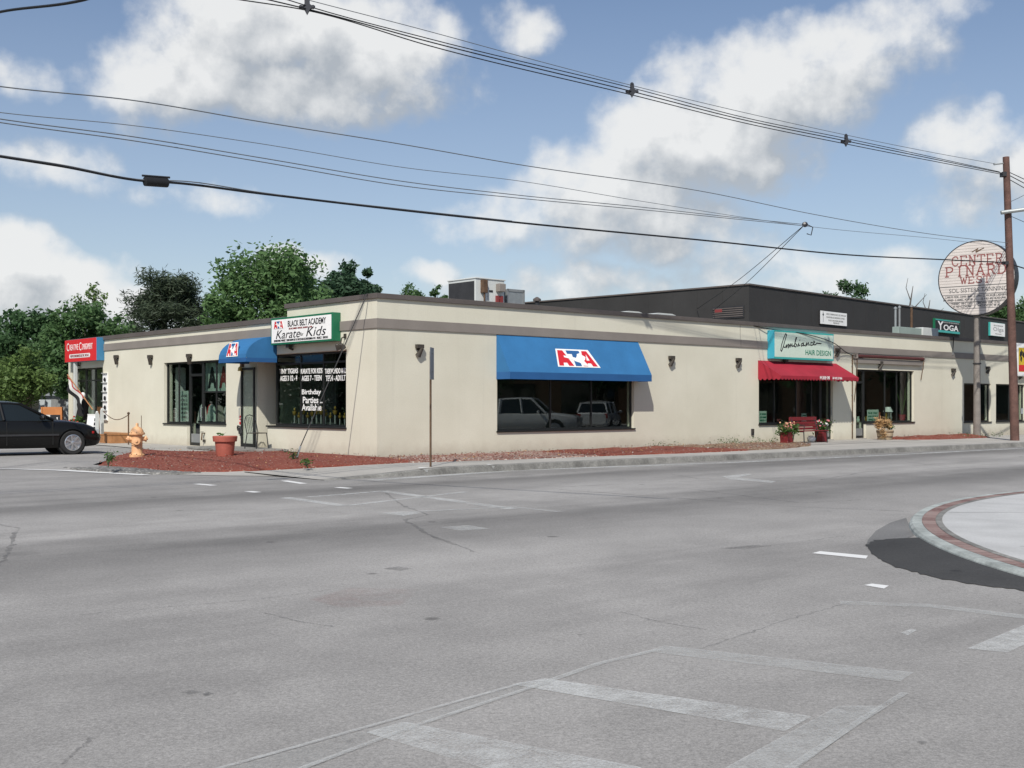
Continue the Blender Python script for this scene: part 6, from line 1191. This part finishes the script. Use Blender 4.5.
t = thing('added_brick_building', 'brown brick shop building across the street, outside the picture and mirrored in the windows', 'building', M=Matrix.Translation((54, -2, ROADZ)) @ Matrix.Rotation(math.radians(90), 4, 'Z')); mb = MB(); mb.box(0, 72, -9, 0, 0, 6.5); mb.build('wall', 'rust_metal', t); mb = MB(); mb.box(-.1, 72.1, -9.1, .1, 6.5, 6.7); mb.build('roof_edge', 'cap_dark', t)  # added out of view, so the street windows mirror dark brick, not sky
for k in range(12): mb = MB(); mb.box(2+6*k, 6+6*k, .003, .06, .8, 3); mb.build('window', 'car_glass', t)
hp0, hp1 = Vector((-36, 26, 0)), Vector((-54, 74, 0)); V_ = np.array([(hp0.lerp(hp1, random.random())+Vector((random.uniform(-1, 1), random.uniform(-.6, .6), random.uniform(-.2, 2.6))))[:] for _ in range(2600)])
t = thing('hedge', 'long dark hedge along the far side of the parking lot, outside the picture and mirrored in the side windows', 'hedge'); leafmesh('foliage', leaves(15000, V_, .25, .22), 'leaf_dark', t); mb = MB()  # unseen hedge, added to close the bright gap mirrored below the tree crowns
for k in range(24): q = hp0.lerp(hp1, (k+.5)/24); mb.tube([(q.x, q.y, -.3), (q.x, q.y, 1.8)], .06, 5)
mb.build('stem', 'bark', t); t['label'] = 'long dark hedge lining the far side of the parking lot under the tree row'
# low buildings in the trees on the left
p = at(20, 402, 62); t = thing('small_house', 'small dark-roofed house half hidden behind the trees at the left edge', 'house', M=Matrix.Translation((p.x, p.y, -.3)) @ Matrix.Rotation(.2, 4, 'Z')); mb = MB(); mb.box(-3.4, 3.4, 0, 5, 0, 2.4); mb.build('wall', 'trim_grey', t); mb = MB(); mb.prism([(-.4, 2.35), (5.4, 2.35), (2.5, 3.9)], Fr((0, 0, 0), (0, 1, 0), (0, 0, 1)), -3.7, 3.7); mb.build('roof', 'cap_dark', t)
for x in (-2.2, .6): mb = MB(); mb.box(x, x+1, -.05, -.002, 1.0, 2.0); mb.build('window', 'car_glass', t)
p = at(57, 402, 60); t = thing('garden_shed', 'pale blue-white shed glimpsed behind the far shop', 'shed', M=Matrix.Translation((p.x, p.y, -.3)) @ Matrix.Rotation(-.1, 4, 'Z')); mb = MB(); mb.box(-1.0, 1.3, 0, 2.4, 0, 2.1); mb.build('wall', 'house_wall', t); mb = MB(); mb.prism([(-.2, 2.08), (2.6, 2.08), (1.2, 2.7)], Fr((0, 0, 0), (0, 1, 0), (0, 0, 1)), -1.2, 1.5); mb.build('roof', 'grey_metal', t); mb = MB(); mb.box(-.3, .5, -.04, -.002, 0.05, 1.9); mb.build('door', 'grey_metal', t)
# ------------------------------------------------------------------ sky, sun, camera
w = bpy.data.worlds.new('World'); S.world = w; w.use_nodes = True; nt = w.node_tree; nt.nodes.clear()
SUN_EL = math.radians(45); SUN_AZ = math.radians(10.5)      # light travels 11.5 deg right of the view direction
sky = nt.nodes.new('ShaderNodeTexSky'); sky.sky_type = 'NISHITA'; sky.sun_disc = False; sky.sun_elevation = SUN_EL; sky.sun_rotation = math.pi+SUN_AZ; sky.air_density = 1.0; sky.dust_density = .6; sky.ozone_density = 1.6
tc = nt.nodes.new('ShaderNodeTexCoord'); sx = nt.nodes.new('ShaderNodeSeparateXYZ'); K(nt, tc.outputs['Generated'], sx.inputs[0])
az = math_(nt, 'ARCTAN2', sx.outputs['X'], sx.outputs['Y']); el = math_(nt, 'ARCSINE', sx.outputs['Z'])
cv = nt.nodes.new('ShaderNodeCombineXYZ'); K(nt, az, cv.inputs[0]); K(nt, el, cv.inputs[1])
def dirc(px, py): u = (px-512)/F; return math.atan(u), math.atan((HOR-py)/F*math.cos(math.atan(u)))
BL = [(270, 22, 130, 62, 1.3), (360, 48, 110, 62, 1.2), (190, 72, 95, 48, 1.15), (280, 88, 190, 40, 1.1), (420, 70, 62, 32, .8), (522, 32, 46, 32, .8), (15, 72, 40, 24, .75),
      (900, 12, 80, 34, .7), (850, 55, 95, 50, .95), (760, 95, 120, 70, 1.2), (690, 135, 110, 62, 1.25), (730, 165, 90, 48, 1.0), (610, 185, 110, 52, 1.1), (640, 225, 120, 42, 1.0), (520, 222, 95, 32, .75), (955, 135, 46, 34, .8), (1015, 165, 66, 46, .9), (985, 195, 80, 26, .6), (1080, 150, 70, 50, .9), 
      (25, 262, 62, 40, 1.25), (70, 282, 62, 38, 1.2), (-20, 280, 70, 50, 1.3), (90, 305, 100, 28, 1.1), (50, 160, 66, 28, .75), (210, 197, 70, 18, .5), (285, 262, 44, 22, 1.0), (330, 272, 40, 20, .7), (425, 276, 32, 18, .95), (590, 282, 110, 26, .75), (470, 290, 80, 16, .55), (740, 255, 70, 34, .7), (860, 275, 150, 34, .7), (960, 290, 90, 30, .65), (170, 110, 70, 30, .35), (700, 285, 130, 20, .6)]
def cloudgroup():
    ng = bpy.data.node_groups.new('cloud_density', 'ShaderNodeTree'); ng.interface.new_socket('P', in_out='INPUT', socket_type='NodeSocketVector'); ng.interface.new_socket('D', in_out='OUTPUT', socket_type='NodeSocketFloat')
    gi = ng.nodes.new('NodeGroupInput'); go = ng.nodes.new('NodeGroupOutput'); P = gi.outputs[0]
    wn = N(ng, 'ShaderNodeTexNoise', Scale=14., Detail=3., Roughness=.55); K(ng, P, wn.inputs['Vector'])
    off = ng.nodes.new('ShaderNodeVectorMath'); off.operation = 'MULTIPLY_ADD'; K(ng, wn.outputs['Color'], off.inputs[0]); off.inputs[1].default_value = (.07, .045, 0); off.inputs[2].default_value = (-.035, -.0225, 0)
    ad = ng.nodes.new('ShaderNodeVectorMath'); ad.operation = 'ADD'; K(ng, P, ad.inputs[0]); K(ng, off.outputs[0], ad.inputs[1]); Q = ad.outputs[0]
    acc = None
    for px, py, rx, ry, k in BL:
        a, e = dirc(px, py); ix, iy = F/rx, F/ry
        m = ng.nodes.new('ShaderNodeVectorMath'); m.operation = 'MULTIPLY_ADD'; K(ng, Q, m.inputs[0]); m.inputs[1].default_value = (ix, iy, 0); m.inputs[2].default_value = (-a*ix, -e*iy, 0)
        d = ng.nodes.new('ShaderNodeVectorMath'); d.operation = 'DOT_PRODUCT'; K(ng, m.outputs[0], d.inputs[0]); K(ng, m.outputs[0], d.inputs[1])
        v = math_(ng, 'MULTIPLY_ADD', d.outputs['Value'], -k*.8, k)
        acc = v if acc is None else math_(ng, 'SMOOTH_MAX', acc, v, .25)
    acc = math_(ng, 'MAXIMUM', acc, -.6)
    n1 = N(ng, 'ShaderNodeTexNoise', Scale=26., Detail=7., Roughness=.56); K(ng, P, n1.inputs['Vector'])
    o = math_(ng, 'ADD', acc, math_(ng, 'MULTIPLY_ADD', n1.outputs['Fac'], 1.6, -.98)); K(ng, o, go.inputs[0]); return ng
cg = cloudgroup()
def dens(off):
    n = nt.nodes.new('ShaderNodeGroup'); n.node_tree = cg; a = nt.nodes.new('ShaderNodeVectorMath'); a.operation = 'ADD'; K(nt, cv.outputs[0], a.inputs[0]); a.inputs[1].default_value = off; K(nt, a.outputs[0], n.inputs[0]); return n.outputs[0]
d0 = dens((0, 0, 0)); d1 = dens((-.014, .042, 0)); d2 = dens((-.005, .013, 0))
cov = nt.nodes.new('ShaderNodeMapRange'); cov.interpolation_type = 'SMOOTHSTEP'; K(nt, d0, cov.inputs[0]); cov.inputs[1].default_value = -.10; cov.inputs[2].default_value = .80
lit = math_(nt, 'ADD', math_(nt, 'MULTIPLY', math_(nt, 'SUBTRACT', d0, d1), .95), math_(nt, 'MULTIPLY', math_(nt, 'SUBTRACT', d0, d2), .45))
lit = math_(nt, 'SUBTRACT', math_(nt, 'ADD', lit, .54), math_(nt, 'MULTIPLY', math_(nt, 'MAXIMUM', d0, 0), .10), clamp=True)
CLG, CLW = (4.5, 4.85, 5.25, 1), (8.7, 8.75, 8.7, 1)
ccol = mixc(nt, lit, CLG, CLW)
hz = ramp(nt, el, 0., .36, .38, .03); skyt = mixc(nt, 1., sky.outputs[0], (1.0, 1.0, 1.05, 1), 'MULTIPLY'); skyc = mixc(nt, hz, skyt, (6.3, 6.75, 7.0, 1))
cm = math_(nt, 'MULTIPLY', cov.outputs[0], .93); col = mixc(nt, cm, skyc, ccol)
bg = nt.nodes.new('ShaderNodeBackground'); bg.inputs['Strength'].default_value = SKYS = .099; K(nt, col, bg.inputs['Color']); out = nt.nodes.new('ShaderNodeOutputWorld'); K(nt, bg.outputs[0], out.inputs[0])
w.cycles.sampling_method = 'MANUAL'; w.cycles.sample_map_resolution = 512
sl_ = bpy.data.lights.new('sun', 'SUN'); sl_.energy = 4.7; sl_.angle = math.radians(.53); sl_.color = (1, .955, .88); so = bpy.data.objects.new('sun', sl_); COL.objects.link(so)
Ld = Vector((math.sin(SUN_AZ)*math.cos(SUN_EL), math.cos(SUN_AZ)*math.cos(SUN_EL), -math.sin(SUN_EL))); so.rotation_euler = Ld.to_track_quat('-Z', 'Y').to_euler(); so.location = (0, -20, 30)
cam = bpy.data.cameras.new('camera'); cam.sensor_width = 36; cam.lens = F/1024*36; cam.shift_y = (HOR-384)/1024; cam.clip_end = 3000; cam.clip_start = .1
co = bpy.data.objects.new('camera', cam); COL.objects.link(co); co.location = (0, 0, EYE); co.rotation_euler = (math.pi/2, 0, 0); S.camera = co
S.view_settings.view_transform = 'Standard'; S.view_settings.look = 'None'; S.view_settings.gamma = 1; S.view_settings.exposure = 0; S.view_settings.use_curve_mapping = False
S.cycles.max_bounces = 6; S.cycles.transparent_max_bounces = 12; S.cycles.use_denoising = True
